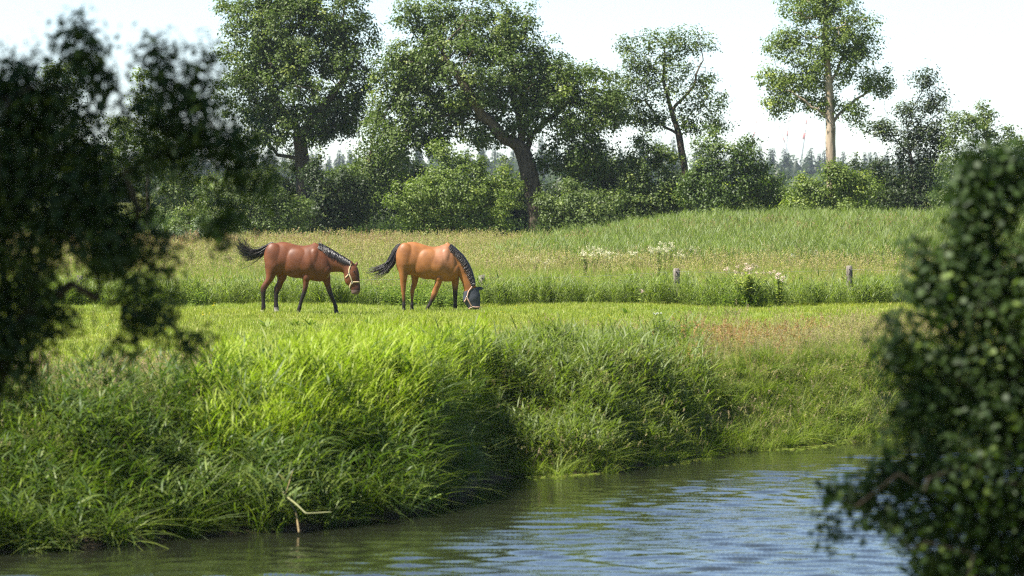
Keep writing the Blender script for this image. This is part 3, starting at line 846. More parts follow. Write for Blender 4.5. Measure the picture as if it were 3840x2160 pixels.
def pal(rng, n, cs, p=None, var=0.2):
    cs = np.array(cs)
    i_ = rng.choice(len(cs), n, p=p)
    j_ = rng.choice(len(cs), n, p=p)
    t_ = rng.random((n, 1)) * 0.4
    return (cs[i_] * (1 - t_) + cs[j_] * t_) * rng.uniform(1 - var, 1 + var, (n, 1))
def ring_az(rng, n):
    a = rng.random(n) * 2 * np.pi
    return np.stack([np.cos(a), np.sin(a), np.zeros(n)], 1)
def disc(rng, n, r):
    a = rng.random(n) * 2 * np.pi; q_ = r * np.sqrt(rng.random(n))
    return np.stack([np.cos(a) * q_, np.sin(a) * q_, np.zeros(n)], 1)

GREEN, LIME, DEEP, STRAW, PINK, BLUEG = (0.20, 0.255, 0.045), (0.30, 0.36, 0.042), (0.080, 0.130, 0.026), (0.45, 0.39, 0.19), (0.37, 0.27, 0.18), (0.18, 0.225, 0.085)
def p_turf(seed):
    rng = np.random.default_rng(seed); m_ = MB(); n = 46
    strips(m_, disc(rng, n, .17), ring_az(rng, n), rng.uniform(.03, .10, n), rng.uniform(0, .5, n), rng.uniform(0, .5, n), rng.uniform(.006, .012, n),
           pal(rng, n, [GREEN, LIME, STRAW], [.45, .5, .05]), 2)
    return m_
def seedheads(m_, rng, C, k, ln, cols, fat=.012):
    tip = C[:, -1]; d = norm(C[:, -1] - C[:, -2])
    n = len(tip)
    idx = np.repeat(np.arange(n), k)
    t_ = rng.random(len(idx))
    P = tip[idx] - d[idx] * (t_ * ln)[:, None] + rng.normal(0, fat * .6, (len(idx), 3))
    a = norm(d[idx] + rng.normal(0, .5, (len(idx), 3))); nr = norm(rng.normal(size=(len(idx), 3)))
    leaves(m_, P, a, nr, np.full(len(idx), fat * (3.2 if k != 3 else 1.6)), np.full(len(idx), fat * 1.3), np.repeat(cols, k, axis=0), DIAM)
def p_tall(seed, h=.75, seeds=8, cs=(GREEN, LIME, STRAW), pr=(.5, .3, .2), sc=(STRAW, STRAW, LIME, PINK)):
    rng = np.random.default_rng(seed); m_ = MB(); n = 34
    strips(m_, disc(rng, n, .2), ring_az(rng, n), h * rng.uniform(.35, .95, n), rng.uniform(.05, .45, n), rng.uniform(.1, .9, n), rng.uniform(.006, .014, n), pal(rng, n, cs, pr), 3, rng.uniform(0, 3, n))
    if seeds:
        c_ = pal(rng, seeds, sc)
        C = strips(m_, disc(rng, seeds, .18), ring_az(rng, seeds), h * rng.uniform(.95, 1.35, seeds), rng.uniform(.0, .25, seeds), rng.uniform(0, .2, seeds), np.full(seeds, .005), c_ * .8, 3)
        seedheads(m_, rng, C, 9, .13, c_)
    return m_
def p_wisp(seed, h=.9, sc=(STRAW, PINK)):
    rng = np.random.default_rng(seed); m_ = MB(); n = 12
    c_ = pal(rng, n, sc)
    C = strips(m_, disc(rng, n, .25), ring_az(rng, n), h * rng.uniform(.7, 1.2, n), rng.uniform(.0, .3, n), rng.uniform(0, .25, n), np.full(n, .006), c_, 3)
    seedheads(m_, rng, C, 14, .17, c_, .014)
    return m_
def p_reed(seed, h=1.0, cs=(LIME, GREEN), pr=(.6, .4), stems=6, broad=.024, spread=.16, arch=.5):
    rng = np.random.default_rng(seed); m_ = MB()
    b = disc(rng, stems, spread); az = ring_az(rng, stems); hh = h * rng.uniform(.7, 1.1, stems); ln = rng.uniform(0, .18, stems)
    strips(m_, b, az, hh, ln, np.zeros(stems), np.full(stems, .009), pal(rng, stems, cs, pr), 2)
    k = 8
    idx = np.repeat(np.arange(stems), k); t_ = np.tile(np.linspace(.18, .98, k), stems) + rng.uniform(-.05, .05, stems * k)
    B = b[idx] + az[idx] * (ln * hh)[idx][:, None] * t_[:, None] + np.array([0, 0, 1.0]) * (hh[idx] * t_)[:, None]
    n = len(B)
    strips(m_, B, ring_az(rng, n), h * rng.uniform(.22, .40, n), rng.uniform(.25, .8, n), rng.uniform(.1, 1.0, n) * arch * 2, broad * rng.uniform(.6, 1.2, n), pal(rng, n, cs, pr), 4, rng.uniform(-.6, .6, n), belly=1)
    return m_
def p_sedge(seed, h=.8, cs=(GREEN, DEEP, LIME), pr=(.5, .3, .2), wd=.016):
    rng = np.random.default_rng(seed); m_ = MB(); n = 38
    strips(m_, disc(rng, n, .14), ring_az(rng, n), h * rng.uniform(.5, 1.05, n), rng.uniform(.1, .6, n), rng.uniform(.5, 1.5, n), wd * rng.uniform(.6, 1.2, n), pal(rng, n, cs, pr), 5, rng.uniform(-.7, .7, n))
    return m_
def p_weed(seed, h=.6, cs=(DEEP, GREEN), pr=(.5, .5), L_=.085, stems=6, spread=.17, flower=None):
    rng = np.random.default_rng(seed); m_ = MB()
    b = disc(rng, stems, spread); az = ring_az(rng, stems); hh = h * rng.uniform(.65, 1.1, stems); ln = rng.uniform(0, .3, stems)
    C = strips(m_, b, az, hh, ln, np.zeros(stems), np.full(stems, .008), pal(rng, stems, cs, pr), 2)
    k = 16
    idx = np.repeat(np.arange(stems), k); t_ = np.tile(np.linspace(.1, 1, k), stems)
    B = b[idx] + az[idx] * (ln * hh)[idx][:, None] * t_[:, None] + np.array([0, 0, 1.0]) * (hh[idx] * t_)[:, None]
    n = len(B); a = norm(ring_az(rng, n) + np.array([0, 0, .1]) + rng.normal(0, .2, (n, 3)))
    nr = norm(rng.normal(0, .3, (n, 3)) + np.array([0, 0, 1]))
    Ls = L_ * rng.uniform(.6, 1.25, n) * (1.25 - .6 * t_)
    leaves(m_, B, a, nr, Ls, Ls * .5, pal(rng, n, cs, pr), OVAL)
    if flower is not None:
        seedheads(m_, rng, C, 3, .02, np.tile(flower, (stems, 1)), .015)
    return m_

def protos(name, list_):
    c = bpy.data.collections.new(name)          # not linked to the scene: only read by the scatter node group
    for k, m_ in enumerate(list_):
        o = bpy.data.objects.new(f'{name}_{k:02d}', m_.mesh(f'{name}_{k:02d}', M_GRASS))
        c.objects.link(o)
    return c, len(list_)
PR = {
    'turf_clump': [p_turf(k) for k in range(6)],
    'tall_clump': [p_tall(10 + k) for k in range(4)] + [p_tall(14 + k, .7, 14, sc=(STRAW, STRAW)) for k in range(2)],
    'green_clump': [p_tall(20 + k, .65, 2, (GREEN, LIME, DEEP), (.5, .35, .15)) for k in range(4)] + [p_sedge(24 + k, .7) for k in range(2)],
    'wisp_clump': [p_wisp(30 + k) for k in range(4)],
    'lime_reed': [p_reed(40 + k, 1.05, (LIME, (0.32, 0.42, 0.03)), (.5, .5), 7, .020, .15, .3) for k in range(4)],
    'reed': [p_reed(50 + k, 1.0, (GREEN, BLUEG, LIME), (.5, .35, .15), 6, .028, .18, .6) for k in range(5)],
    'dark_reed': [p_reed(60 + k, .95, (DEEP, GREEN), (.6, .4), 6, .03, .2, .7) for k in range(4)] + [p_sedge(64 + k, .9, (DEEP, GREEN, LIME), (.5, .4, .1), .02) for k in range(3)],
    'marsh_reed': [p_reed(70 + k, .9, (BLUEG, GREEN), (.6, .4), 9, .016, .25, .25) for k in range(4)],
    'weed': [p_weed(80 + k) for k in range(5)],
    'nettle': [p_weed(90 + k, .9, (DEEP, (0.05, .085, .025)), (.5, .5), .10, 7, .25) for k in range(4)],
    'buttercup': [p_weed(95 + k, .22, (GREEN, DEEP), (.7, .3), .03, 3, .12, (0.75, 0.55, 0.02)) for k in range(3)],
}
PR = {k: protos(k, v) for k, v in PR.items()}

def scatter(name, label, cat, P, proto, rng, s=(.75, 1.25), tint=None, lean=.12):
    coll, np_ = PR[proto]
    n = len(P)
    me = bpy.data.meshes.new(name)
    me.vertices.add(n); me.vertices.foreach_set('co', P.astype(np.float32).ravel())
    sc = rng.uniform(*s, n) if not isinstance(s, np.ndarray) else s
    tn = np.ones((n, 3)) if tint is None else tint
    tn = tn * rng.uniform(.74, 1.0, (n, 1))
    def att(nm, ty, dat, key):
        a = me.attributes.new(nm, ty, 'POINT'); a.data.foreach_set(key, dat.ravel())
    att('rot', 'FLOAT_VECTOR', np.stack([rng.normal(0, lean, n), rng.normal(0, lean, n), rng.random(n) * 6.283], 1).astype(np.float32), 'vector')
    att('scl', 'FLOAT_VECTOR', np.stack([sc * rng.uniform(.9, 1.2, n), sc * rng.uniform(.9, 1.2, n), sc], 1).astype(np.float32), 'vector')
    att('pick', 'INT', rng.integers(0, np_, n).astype(np.int32), 'value')
    att('tint', 'FLOAT_COLOR', np.concatenate([tn, np.ones((n, 1))], 1).astype(np.float32), 'color')
    o = bpy.data.objects.new(name, me); COL.objects.link(o)
    ng = bpy.data.node_groups.new('scatter_' + name, 'GeometryNodeTree')
    ng.interface.new_socket('Geometry', in_out='INPUT', socket_type='NodeSocketGeometry')
    ng.interface.new_socket('Geometry', in_out='OUTPUT', socket_type='NodeSocketGeometry')
    gi, go = ng.nodes.new('NodeGroupInput'), ng.nodes.new('NodeGroupOutput')
    ip = ng.nodes.new('GeometryNodeInstanceOnPoints'); ci = ng.nodes.new('GeometryNodeCollectionInfo')
    ci.inputs['Collection'].default_value = coll
    ci.inputs['Separate Children'].default_value = True; ci.inputs['Reset Children'].default_value = True
    ip.inputs['Pick Instance'].default_value = True
    for nm, ty, sk in (('rot', 'FLOAT_VECTOR', 'Rotation'), ('scl', 'FLOAT_VECTOR', 'Scale'), ('pick', 'INT', 'Instance Index')):
        a = ng.nodes.new('GeometryNodeInputNamedAttribute'); a.data_type = ty; a.inputs[0].default_value = nm
        ng.links.new(a.outputs[0], ip.inputs[sk])
    ng.links.new(gi.outputs[0], ip.inputs['Points']); ng.links.new(ci.outputs[0], ip.inputs['Instance'])
    ng.links.new(ip.outputs[0], go.inputs[0])
    o.modifiers.new('scatter', 'NODES').node_group = ng
    return tag(o, label, cat, kind='stuff')

def field(rng, y0, y1, dens, margin=4.0, xlo=None, xhi=None):
    """random ground points in the wedge the lens sees (plus a margin), density per square metre (may be a function)"""
    dmax = dens if not callable(dens) else dens.max_
    wmax = y1 * .2 + margin
    n = int(dmax * (y1 - y0) * 2 * wmax)
    y = rng.uniform(y0, y1, n); x = rng.uniform(-wmax, wmax, n)
    ok = np.abs(x) < y * .2 + margin
    if xlo is not None: ok &= x > xlo
    if xhi is not None: ok &= x < xhi
    x, y = x[ok], y[ok] * DS
    return x, y
def ground_pts(x, y, dz=-.01):
    return np.stack([x, y, H(x, y) + dz], 1)
def vnoise(x, y, s, seed=0):
    r_ = np.random.default_rng(seed); v = 0
    for o in range(4):
        a, b, c_, d_ = r_.uniform(-1, 1, 4); ph = r_.uniform(0, 6.28, 2)
        v = v + np.sin((a * x + b * y) * s * (1 + o * .7) * 2 + ph[0]) * np.cos((c_ * x + d_ * y) * s * (1 + o * .7) * 2 + ph[1]) / (1 + o * .4)
    return v / 2.0

rng = np.random.default_rng(77)
# grazed turf
x, y = field(rng, 33, 64.6, 34)
t_ = (y - shore(x)) * .5
ok = (t_ > 1.4)
x, y = x[ok], y[ok]
nz = vnoise(x, y, .5, 3)
tn = np.stack([1.05 + .12 * nz, 1.02 + .02 * nz, .95 - .1 * nz], 1)
scatter('meadow_grass', 'short bright green grazed meadow grass the horses stand on', 'grass', ground_pts(x, y), 'turf_clump', rng, (.6, 1.35), tn)
x, y = field(rng, 46, 60, .35); ok = vnoise(x, y, .4, 9) > .05; x, y = x[ok], y[ok]
scatter('buttercups', 'scattered yellow buttercups low in the grazed meadow', 'flowers', ground_pts(x, y), 'buttercup', rng, (.6, 1.1))

# bank vegetation: zones follow the shore
def bank_zone(n, t0, t1, x0, x1, rng):
    x = rng.uniform(x0, x1, n); t_ = rng.uniform(t0, t1, n)
    return x, shore(x) + t_ / .5, t_
def hgt(x, y=None):   # vegetation on the bank is taller upstream (left) and lower to the right, in uneven tussocks
    return (1 if y is None else 1 + .38 * vnoise(x * 2, y, .8, 31)) * np.interp(x, [-9, -5, -2.5, -1, 0.5, 3, 7], [.55, .5, .48, .48, .52, .48, .46])
x, y, t_ = bank_zone(5200, 0.9, 9.5, -13, 9.5, rng)
ok = rng.random(len(x)) < np.clip(1.25 - (t_ - .9) / 7.5 + .35 * vnoise(x, y, .5, 4), 0, 1); x, y, t_ = x[ok], y[ok], t_[ok]
hs = hgt(x, y) * np.clip(1.1 - t_ * .075, .35, 1) * rng.uniform(.7, 1.2, len(x))
warm = np.clip(vnoise(x, y, .45, 6) + .2, 0, 1)[:, None]
scatter('bank_grass', 'tall seeding grass along the top of the river bank', 'grass', ground_pts(x, y), 'tall_clump', rng, hs, 1 + warm * np.array([.25, .05, .1]))
x, y, t_ = bank_zone(4200, 0.35, 7.0, -13, 9.5, rng)
ok = rng.random(len(x)) < np.clip(1.2 - t_ / 7, 0, 1); x, y, t_ = x[ok], y[ok], t_[ok]
scatter('bank_green_grass', 'fresh green arching grass on the river bank', 'grass', ground_pts(x, y), 'green_clump', rng, hgt(x, y) * rng.uniform(.6, 1.15, len(x)))
x, y, t_ = bank_zone(2700, .7, 5.0, -4.2, -.2, rng)
ok = rng.random(len(x)) < np.exp(-((x + 2.2) / 1.1) ** 2) * np.clip(1.2 - t_ / 6, 0, 1); x, y, t_ = x[ok], y[ok], t_[ok]
scatter('lime_reeds', 'bright lime green reed patch on the bank below the left horse', 'reeds', ground_pts(x, y), 'lime_reed', rng, (.45, .78))
x, y, t_ = bank_zone(2300, .1, 3.2, -1.6, 3.2, rng)
ok = rng.random(len(x)) < np.clip(np.exp(-((x - .9) / 1.5) ** 2) + .15, 0, 1); x, y, t_ = x[ok], y[ok], t_[ok]
scatter('bank_reeds', 'leafy grey-green reeds at the water in mid bank', 'reeds', ground_pts(x, y), 'reed', rng, hgt(x, y) * rng.uniform(.75, 1.25, len(x)))
x, y, t_ = bank_zone(2700, -.1, 3.0, -13, -.8, rng)
ok = rng.random(len(x)) < np.clip(1.2 - t_ / 3.2, .1, 1); x, y, t_ = x[ok], y[ok], t_[ok]
scatter('shore_reeds', 'dark broad-bladed reeds overhanging the water on the left bank', 'reeds', ground_pts(x, y), 'dark_reed', rng, rng.uniform(.5, .85, len(x)), lean=.25)
x, y, t_ = bank_zone(1700, -.1, 1.6, -1, 10, rng)
scatter('shore_sedge', 'short drooping sedge at the waterline of the right bank', 'sedge', ground_pts(x, y), 'green_clump', rng, rng.uniform(.35, .8, len(x)), lean=.3)
x, y, t_ = bank_zone(1300, .8, 8.0, -13, 9.5, rng)
scatter('bank_seed_stalks', 'wispy straw and reddish seed stalks above the bank grass', 'seed stalks', ground_pts(x, y), 'wisp_clump', rng, hgt(x, y) * rng.uniform(.65, 1.1, len(x)))
x, y, t_ = bank_zone(90, 1.2, 4.6, 2.2, 6.5, rng)
ok = rng.random(len(x)) < np.exp(-((x - 4) / 1.3) ** 2); x, y = x[ok], y[ok]
scatter('rusty_dock_stalks', 'rust-coloured seed stalks on the right end of the bank', 'seed stalks', ground_pts(x, y), 'wisp_clump', rng, rng.uniform(.4, .75, len(x)), np.tile([1.1, .8, .65], (len(x), 1)))
x, y, t_ = bank_zone(450, 1.6, 5.5, -9.5, -2.2, rng)
scatter('pale_seed_grass', 'pale straw seed heads on the left bank top below the willow shrub', 'seed stalks', ground_pts(x, y), 'tall_clump', rng, hgt(x, y) * rng.uniform(.9, 1.35, len(x)), np.tile([1.3, 1.1, 1.5], (len(x), 1)))
x, y, t_ = bank_zone(2300, .2, 3.4, -13, 9.5, rng)
scatter('bank_weeds', 'small broad-leaved weeds among the bank grass', 'weeds', ground_pts(x, y), 'weed', rng, hgt(x, y) * rng.uniform(.6, 1.1, len(x)))

# tall strip along the fence and the hay meadow behind it
def edge(x): return 63.6 + .35 * np.sin(x * .7) + .25 * np.sin(x * 1.9 + 1)
x, y = field(rng, 63, 67, 30); ok = y > edge(x) * DS; x, y = x[ok], y[ok]
lush = vnoise(x, y, .35, 12)
a = lush > -.1
scatter('fence_line_reeds', 'lush broad-bladed grass strip below the fence behind the horses', 'grass', ground_pts(x[a], y[a]), 'reed', rng, rng.uniform(.38, .68, a.sum()))
scatter('fence_line_weeds', 'leafy weeds in the strip below the fence', 'weeds', ground_pts(x[~a], y[~a]), 'weed', rng, rng.uniform(.5, .95, (~a).sum()), np.tile([1.25, 1.25, 1.1], ((~a).sum(), 1)))
x, y = field(rng, 64.8, 118, 9)
nz = vnoise(x, y, .16, 14)
dry = np.clip(nz + .25 - .5 * sstep(1, 9, x) * sstep(86, 96, y / DS), 0, 1)
a = rng.random(len(x)) < .18 + .42 * dry
tn = 1 + dry[a][:, None] * np.array([.10, .05, .0])
scatter('hay_meadow', 'tall seeding hay grass behind the fence', 'grass', ground_pts(x[a], y[a]), 'tall_clump', rng, np.where(y[a] < 72 * DS, .62, .95) * rng.uniform(.7, 1.15, a.sum()), tn)
b = ~a & (rng.random(len(x)) < .85)
scatter('hay_meadow_green', 'green leafy patches in the hay meadow behind the fence', 'grass', ground_pts(x[b], y[b]), 'green_clump', rng, np.where(y[b] < 72 * DS, .7, 1.05) * rng.uniform(.7, 1.2, b.sum()))
x, y = field(rng, 84, 122, 6, xlo=-1)
ok = rng.random(len(x)) < sstep(0, 6, x - (y / DS - 110) * .08); x, y = x[ok], y[ok]
scatter('rise_reeds', 'grey-green upright reeds covering the low rise on the right', 'reeds', ground_pts(x, y), 'marsh_reed', rng, (.75, 1.15))
x, y = field(rng, 98, 112, 1.0)
ok = vnoise(x, y, .2, 19) > -.1; x, y = x[ok], y[ok]
scatter('pink_seed_grass', 'pinkish seed heads along the far edge of the hay meadow', 'seed stalks', ground_pts(x, y), 'wisp_clump', rng, (.85, 1.2), np.tile([1.05, .85, .9], (len(x), 1)))
x, y = field(rng, 118, 147, 2.5)
scatter('meadow_edge_grass', 'low grass between hay meadow and tree row', 'grass', ground_pts(x, y), 'green_clump', rng, (.3, .45))
x, y = field(rng, 147, 164, 4.0)
scatter('woodland_nettles', 'dark nettles under the tree row', 'nettles', ground_pts(x, y), 'nettle', rng, (.8, 1.5))
# near bank, mostly below the picture
x = rng.uniform(-9, 9, 2600); y = rng.uniform(3, 38, 2600); ok = (near_shore(x) - y) > .3; x, y = x[ok], y[ok]
scatter('near_bank_grass', 'short grass on the near bank below the shrubs', 'grass', ground_pts(x, y), 'green_clump', rng, (.25, .45))

# ------------------------------------------------------------------ horses
def horse(label, u0, v0, ground_cy, ox, legs, torso, necks, blobs, ears, tail, mane, coat, group, seed, eye, halter, mask, d, far_y=.0):
    """outline points come from enlarged views of the photograph (4.025 view px per photo px); the horse stands on the turf at distance d"""
    S = 4.025
    m_per = d / F_PX / S / 0.998
    root_x = px(u0 + ox / S, v0 + ground_cy / S, d)[0]
    gz_ = float(H(root_x, d))
    def X(cx): return root_x + (cx - ox) * m_per
    def Z(cy_): return gz_ + (ground_cy - cy_) * m_per
    root = empty('horse', (root_x, d, gz_), label, 'horse', group)
    mb = MB()
    k = 44
    ang = np.arange(k) / k * 2 * np.pi
    def loft(rings, mb=mb):
        V = np.array(rings); n = len(V)
        # Catmull-Rom between the drawn sections
        E = np.concatenate([V[:1] * 2 - V[1:2], V, V[-1:] * 2 - V[-2:-1]]); O = []
        for q in range(n - 1):
            a_, b_, c_, d_ = E[q], E[q + 1], E[q + 2], E[q + 3]
            for t2 in (0, .25, .5, .75):
                O.append(.5 * (2 * b_ + (c_ - a_) * t2 + (2 * a_ - 5 * b_ + 4 * c_ - d_) * t2 ** 2 + (3 * b_ - a_ - 3 * c_ + d_) * t2 ** 3))
        O.append(V[-1]); V = np.array(O); n = len(V)
        i_, j_ = np.meshgrid(np.arange(n - 1), np.arange(k), indexing='ij'); j2 = (j_ + 1) % k
        f = np.stack([i_ * k + j_, i_ * k + j2, (i_ + 1) * k + j2, (i_ + 1) * k + j_], -1).reshape(-1, 4)
        b0 = mb.n; mb.add(V.reshape(-1, 3), f)
        for r_, fl in ((0, 1), (n - 1, 0)):
            c_ = mb.n; mb.add(V[r_].mean(0)[None], np.zeros((0, 3), int))
            a_ = b0 + r_ * k + np.arange(k); b_ = b0 + r_ * k + (np.arange(k) + 1) % k
            mb.more(np.stack([np.full(k, c_), b_ if fl else a_, a_ if fl else b_], 1))
    def pair_ring(t_, b_, w_, yc=0.0, egg=0.12):
        T = np.array([X(t_[0]), 0, Z(t_[1])]); B = np.array([X(b_[0]), 0, Z(b_[1])])
        c_ = (T + B) / 2; h_ = (T - B) / 2
        s_, co = np.sin(ang), np.cos(ang)
        return c_ + s_[:, None] * h_ + np.stack([0 * s_, d + yc + w_ * co * (1 - egg * s_), 0 * s_], 1)
    loft([pair_ring((cx, t_), (cx, b_), w_) for cx, t_, b_, w_ in torso])
    head_rings = [pair_ring(t_, b_, w_, yc, .1 if q < 6 else -.05) for q, (t_, b_, w_, yc) in enumerate(necks)]
    loft(head_rings)
    for rings in legs:
        loft([np.stack([(X(l_) + X(r_)) / 2 + (X(r_) - X(l_)) / 2 * np.cos(ang), d + y_ + ry * np.sin(ang), np.full(k, Z(cy_))], 1) for l_, r_, cy_, y_, ry in rings])
    for cx, cy_, rx, ry, y_, ryy, rot in blobs:
        th = np.linspace(0.05, np.pi - .05, 12)
        rr = []
        for t2 in th:
            lx = rx * m_per * np.sin(t2) * np.cos(ang); lz = np.full(k, ry * m_per * np.cos(t2)); ly = ryy * np.sin(t2) * np.sin(ang)
            c_, s_ = math.cos(rot), math.sin(rot)
            rr.append(np.stack([X(cx) + lx * c_ + lz * s_, d + y_ + ly, Z(cy_) - lx * s_ + lz * c_], 1))
        loft(rr)
    for base, tip, rad, y0, y1 in ears:
        P0, P1 = np.array([X(base[0]), d + y0, Z(base[1])]), np.array([X(tip[0]), d + y1, Z(tip[1])])
        ts = np.array([0, .25, .55, .8, 1.0]); rs = np.array([.75, 1, .85, .45, .12]) * rad
        dr = norm(P1 - P0); u_ = norm(np.cross(dr, [0, 1, 0])); v_ = np.cross(dr, u_)
        loft([P0 + (P1 - P0) * t2 + r2 * (np.cos(ang)[:, None] * u_ + .6 * np.sin(ang)[:, None] * v_) for t2, r2 in zip(ts, rs)])
    tmp = bpy.data.objects.new('tmp', mb.mesh('tmp')); COL.objects.link(tmp)
    rm = tmp.modifiers.new('r', 'REMESH'); rm.mode = 'VOXEL'; rm.voxel_size = .012
    sm = tmp.modifiers.new('s', 'SMOOTH'); sm.factor = .5; sm.iterations = 10
    dg = bpy.context.evaluated_depsgraph_get()
    me = bpy.data.meshes.new_from_object(tmp.evaluated_get(dg))
    bpy.data.objects.remove(tmp)
    co = np.empty(len(me.vertices) * 3, np.float32); me.vertices.foreach_get('co', co); co = co.reshape(-1, 3).astype(float)
    fc = [tuple(p_.vertices) for p_ in me.polygons]
    cxs = (co[:, 0] - root_x) / m_per + ox; cys = ground_cy - (co[:, 2] - gz_) / m_per
    colr = coat(cxs, cys, co[:, 1] - d)
    rng = np.random.default_rng(seed)
    me.vertices.foreach_set('co', (co - np.array(root.location)).astype(np.float32).ravel())
    a = me.color_attributes.new('col', 'FLOAT_COLOR', 'POINT')
    a.data.foreach_set('color', np.concatenate([colr, np.ones((len(colr), 1))], 1).astype(np.float32).ravel())
    me.materials.clear(); me.materials.append(M_COAT)
    me.polygons.foreach_set('use_smooth', np.ones(len(me.polygons), bool))
    me.name = 'body'; me.update()
    body = bpy.data.objects.new('body', me); COL.objects.link(body); body.parent = root
    bvh = BVHTree.FromPolygons([Vector(v) for v in co], fc)
    def hit(cx, cy_, side=-1, off=.004):
        o_ = Vector((X(cx), d + side * 1.5, Z(cy_)))
        h_, n_, _, _ = bvh.ray_cast(o_, Vector((0, -side, 0)))
        if h_ is None:
            h_, n_, _, _ = bvh.find_nearest(Vector((X(cx), d + side * .06, Z(cy_))))
        return np.array(h_ + n_ * off), np.array(n_)
    # tail: long tapered locks following the drawn guide lines
    m_ = MB()
    for guide, n_, wob in tail:
        gp = np.array([(X(a_), d + y_, Z(b_)) for a_, b_, y_ in guide])
        tt = np.linspace(0, 1, 12); gi_ = np.linspace(0, 1, len(gp))
        for _ in range(n_):
            ln = rng.uniform(.72, 1.0)
            base = np.stack([np.interp(tt * ln, gi_, gp[:, q]) for q in range(3)], 1)
            offv = rng.normal(0, 1, 3) * np.array([wob, .05, wob]) ; o0 = rng.normal(0, .02, 3)
            P = base + o0 + offv * (tt[:, None] ** 1.2) + rng.normal(0, .006, (12, 3)) * tt[:, None]
            tube(m_, P, .012 * (1 - tt * .85) * rng.uniform(.6, 1.3), 4, cap=False)
    m_.obj('tail', M_HAIR, root, smooth=True)
    # mane: locks that fall from the crest down the near side
    m_ = MB()
    (pts, n_, lmin, lmax, sway) = mane
    pts = np.array(pts, float); gi_ = np.linspace(0, 1, len(pts))
    for q in range(n_):
        t2 = (q + rng.random()) / n_
        cx, cy_ = (np.interp(t2, gi_, pts[:, z_]) for z_ in (0, 1))
        ln = rng.uniform(lmin, lmax) * (1 - .35 * abs(t2 - .5) * 2)
        side = -1 if rng.random() < .75 else 1
        P = []
        for s_ in np.linspace(0, 1, 6):
            qx, qy = cx + sway[0] * ln * s_ + rng.normal(0, 3), cy_ + 6 + sway[1] * ln * s_
            h_, n2 = hit(qx, qy, side, .012 + .012 * math.sin(s_ * 3) * rng.random())
            if s_ == 0: h_ = np.array([X(cx), d + side * .008, Z(cy_ - 4)])
            P.append(h_)
        tube(m_, np.array(P), np.linspace(.013, .003, 6) * rng.uniform(.7, 1.3), 4, cap=False)
    m_.obj('mane', M_HAIR, root, smooth=True)
    for side in (-1, 1):
        c_, n2 = hit(eye[0], eye[1], side, -.006)
        m_ = MB(); th = np.linspace(.1, np.pi - .1, 7)
        tube(m_, [c_ + np.array([0, 0, .018 * math.cos(t2)]) for t2 in th], .02 * np.sin(th), 10); m_.obj('eye', M_EYE, root, smooth=True)
    if mask is not None:
        inside, mcol = mask
        sel = [f for f in fc if inside(*(np.array([(cxs[q], cys[q]) for q in f]).mean(0)))]
        used = sorted({q for f in sel for q in f}); mp_ = {q: z_ for z_, q in enumerate(used)}
        nrm = np.array([np.array(bvh.find_nearest(Vector(co[q]))[1]) for q in used])
        V0 = co[used]; bulge = .013 + .004 * np.sin(V0[:, 2:3] * 31 + V0[:, 0:1] * 17) * np.sin(V0[:, 0:1] * 27)
        V1 = V0 + nrm * bulge
        f4 = [tuple(mp_[q] for q in f) for f in sel if len(f) == 4]
        m_ = MB(); m_.add(V1, f4, mcol); m_.obj('fly_mask', mask_mat, root, smooth=True)
    if halter is not None:
        straps, rings_, smat, off = halter
        h_root = None
        for nm, line in straps:
            for side in (-1, 1):
                m_ = MB(); L_ = []
                lp = np.array(line, float); gi2 = np.linspace(0, 1, len(lp))
                for s_ in np.linspace(0, 1, 14):
                    h_, n2 = hit(np.interp(s_, gi2, lp[:, 0]), np.interp(s_, gi2, lp[:, 1]), side, off)
                    L_.append((h_, n2))
                P = np.array([q[0] for q in L_]); Nn = norm(np.array([q[1] for q in L_]))
                dr = norm(np.gradient(P, axis=0)); sd_ = norm(np.cross(dr, Nn)); wd = .015; th_ = .004
                V = np.stack([P - sd_ * wd - Nn * th_, P + sd_ * wd - Nn * th_, P + sd_ * wd + Nn * th_, P - sd_ * wd + Nn * th_], 1).reshape(-1, 3)
                n2_ = len(P); f = []
                for s_ in range(n2_ - 1):
                    for q in range(4): f.append((s_ * 4 + q, s_ * 4 + (q + 1) % 4, s_ * 4 + 4 + (q + 1) % 4, s_ * 4 + 4 + q))
                f += [(0, 3, 2, 1), tuple((n2_ - 1) * 4 + q for q in range(4))]
                m_.add(V, f)
                if h_root is None:
                    h_root = m_.obj('halter', smat, root); hk = h_root
                else:
                    o = m_.obj(nm, smat, loc=root.location); o.parent = hk; o.location = (0, 0, 0)
        for cx, cy_ in rings_:
            c_, n2 = hit(cx, cy_, -1, off + .004)
            a2 = np.linspace(0, 2 * np.pi, 13)
            m_ = MB(); tube(m_, c_ + .02 * np.stack([np.cos(a2), 0 * a2, np.sin(a2)], 1), .005, 6, cap=False)
            o = m_.obj('ring', M_METAL, loc=root.location); o.parent = hk; o.location = (0, 0, 0)
    return root
mask_mat = M_MASK

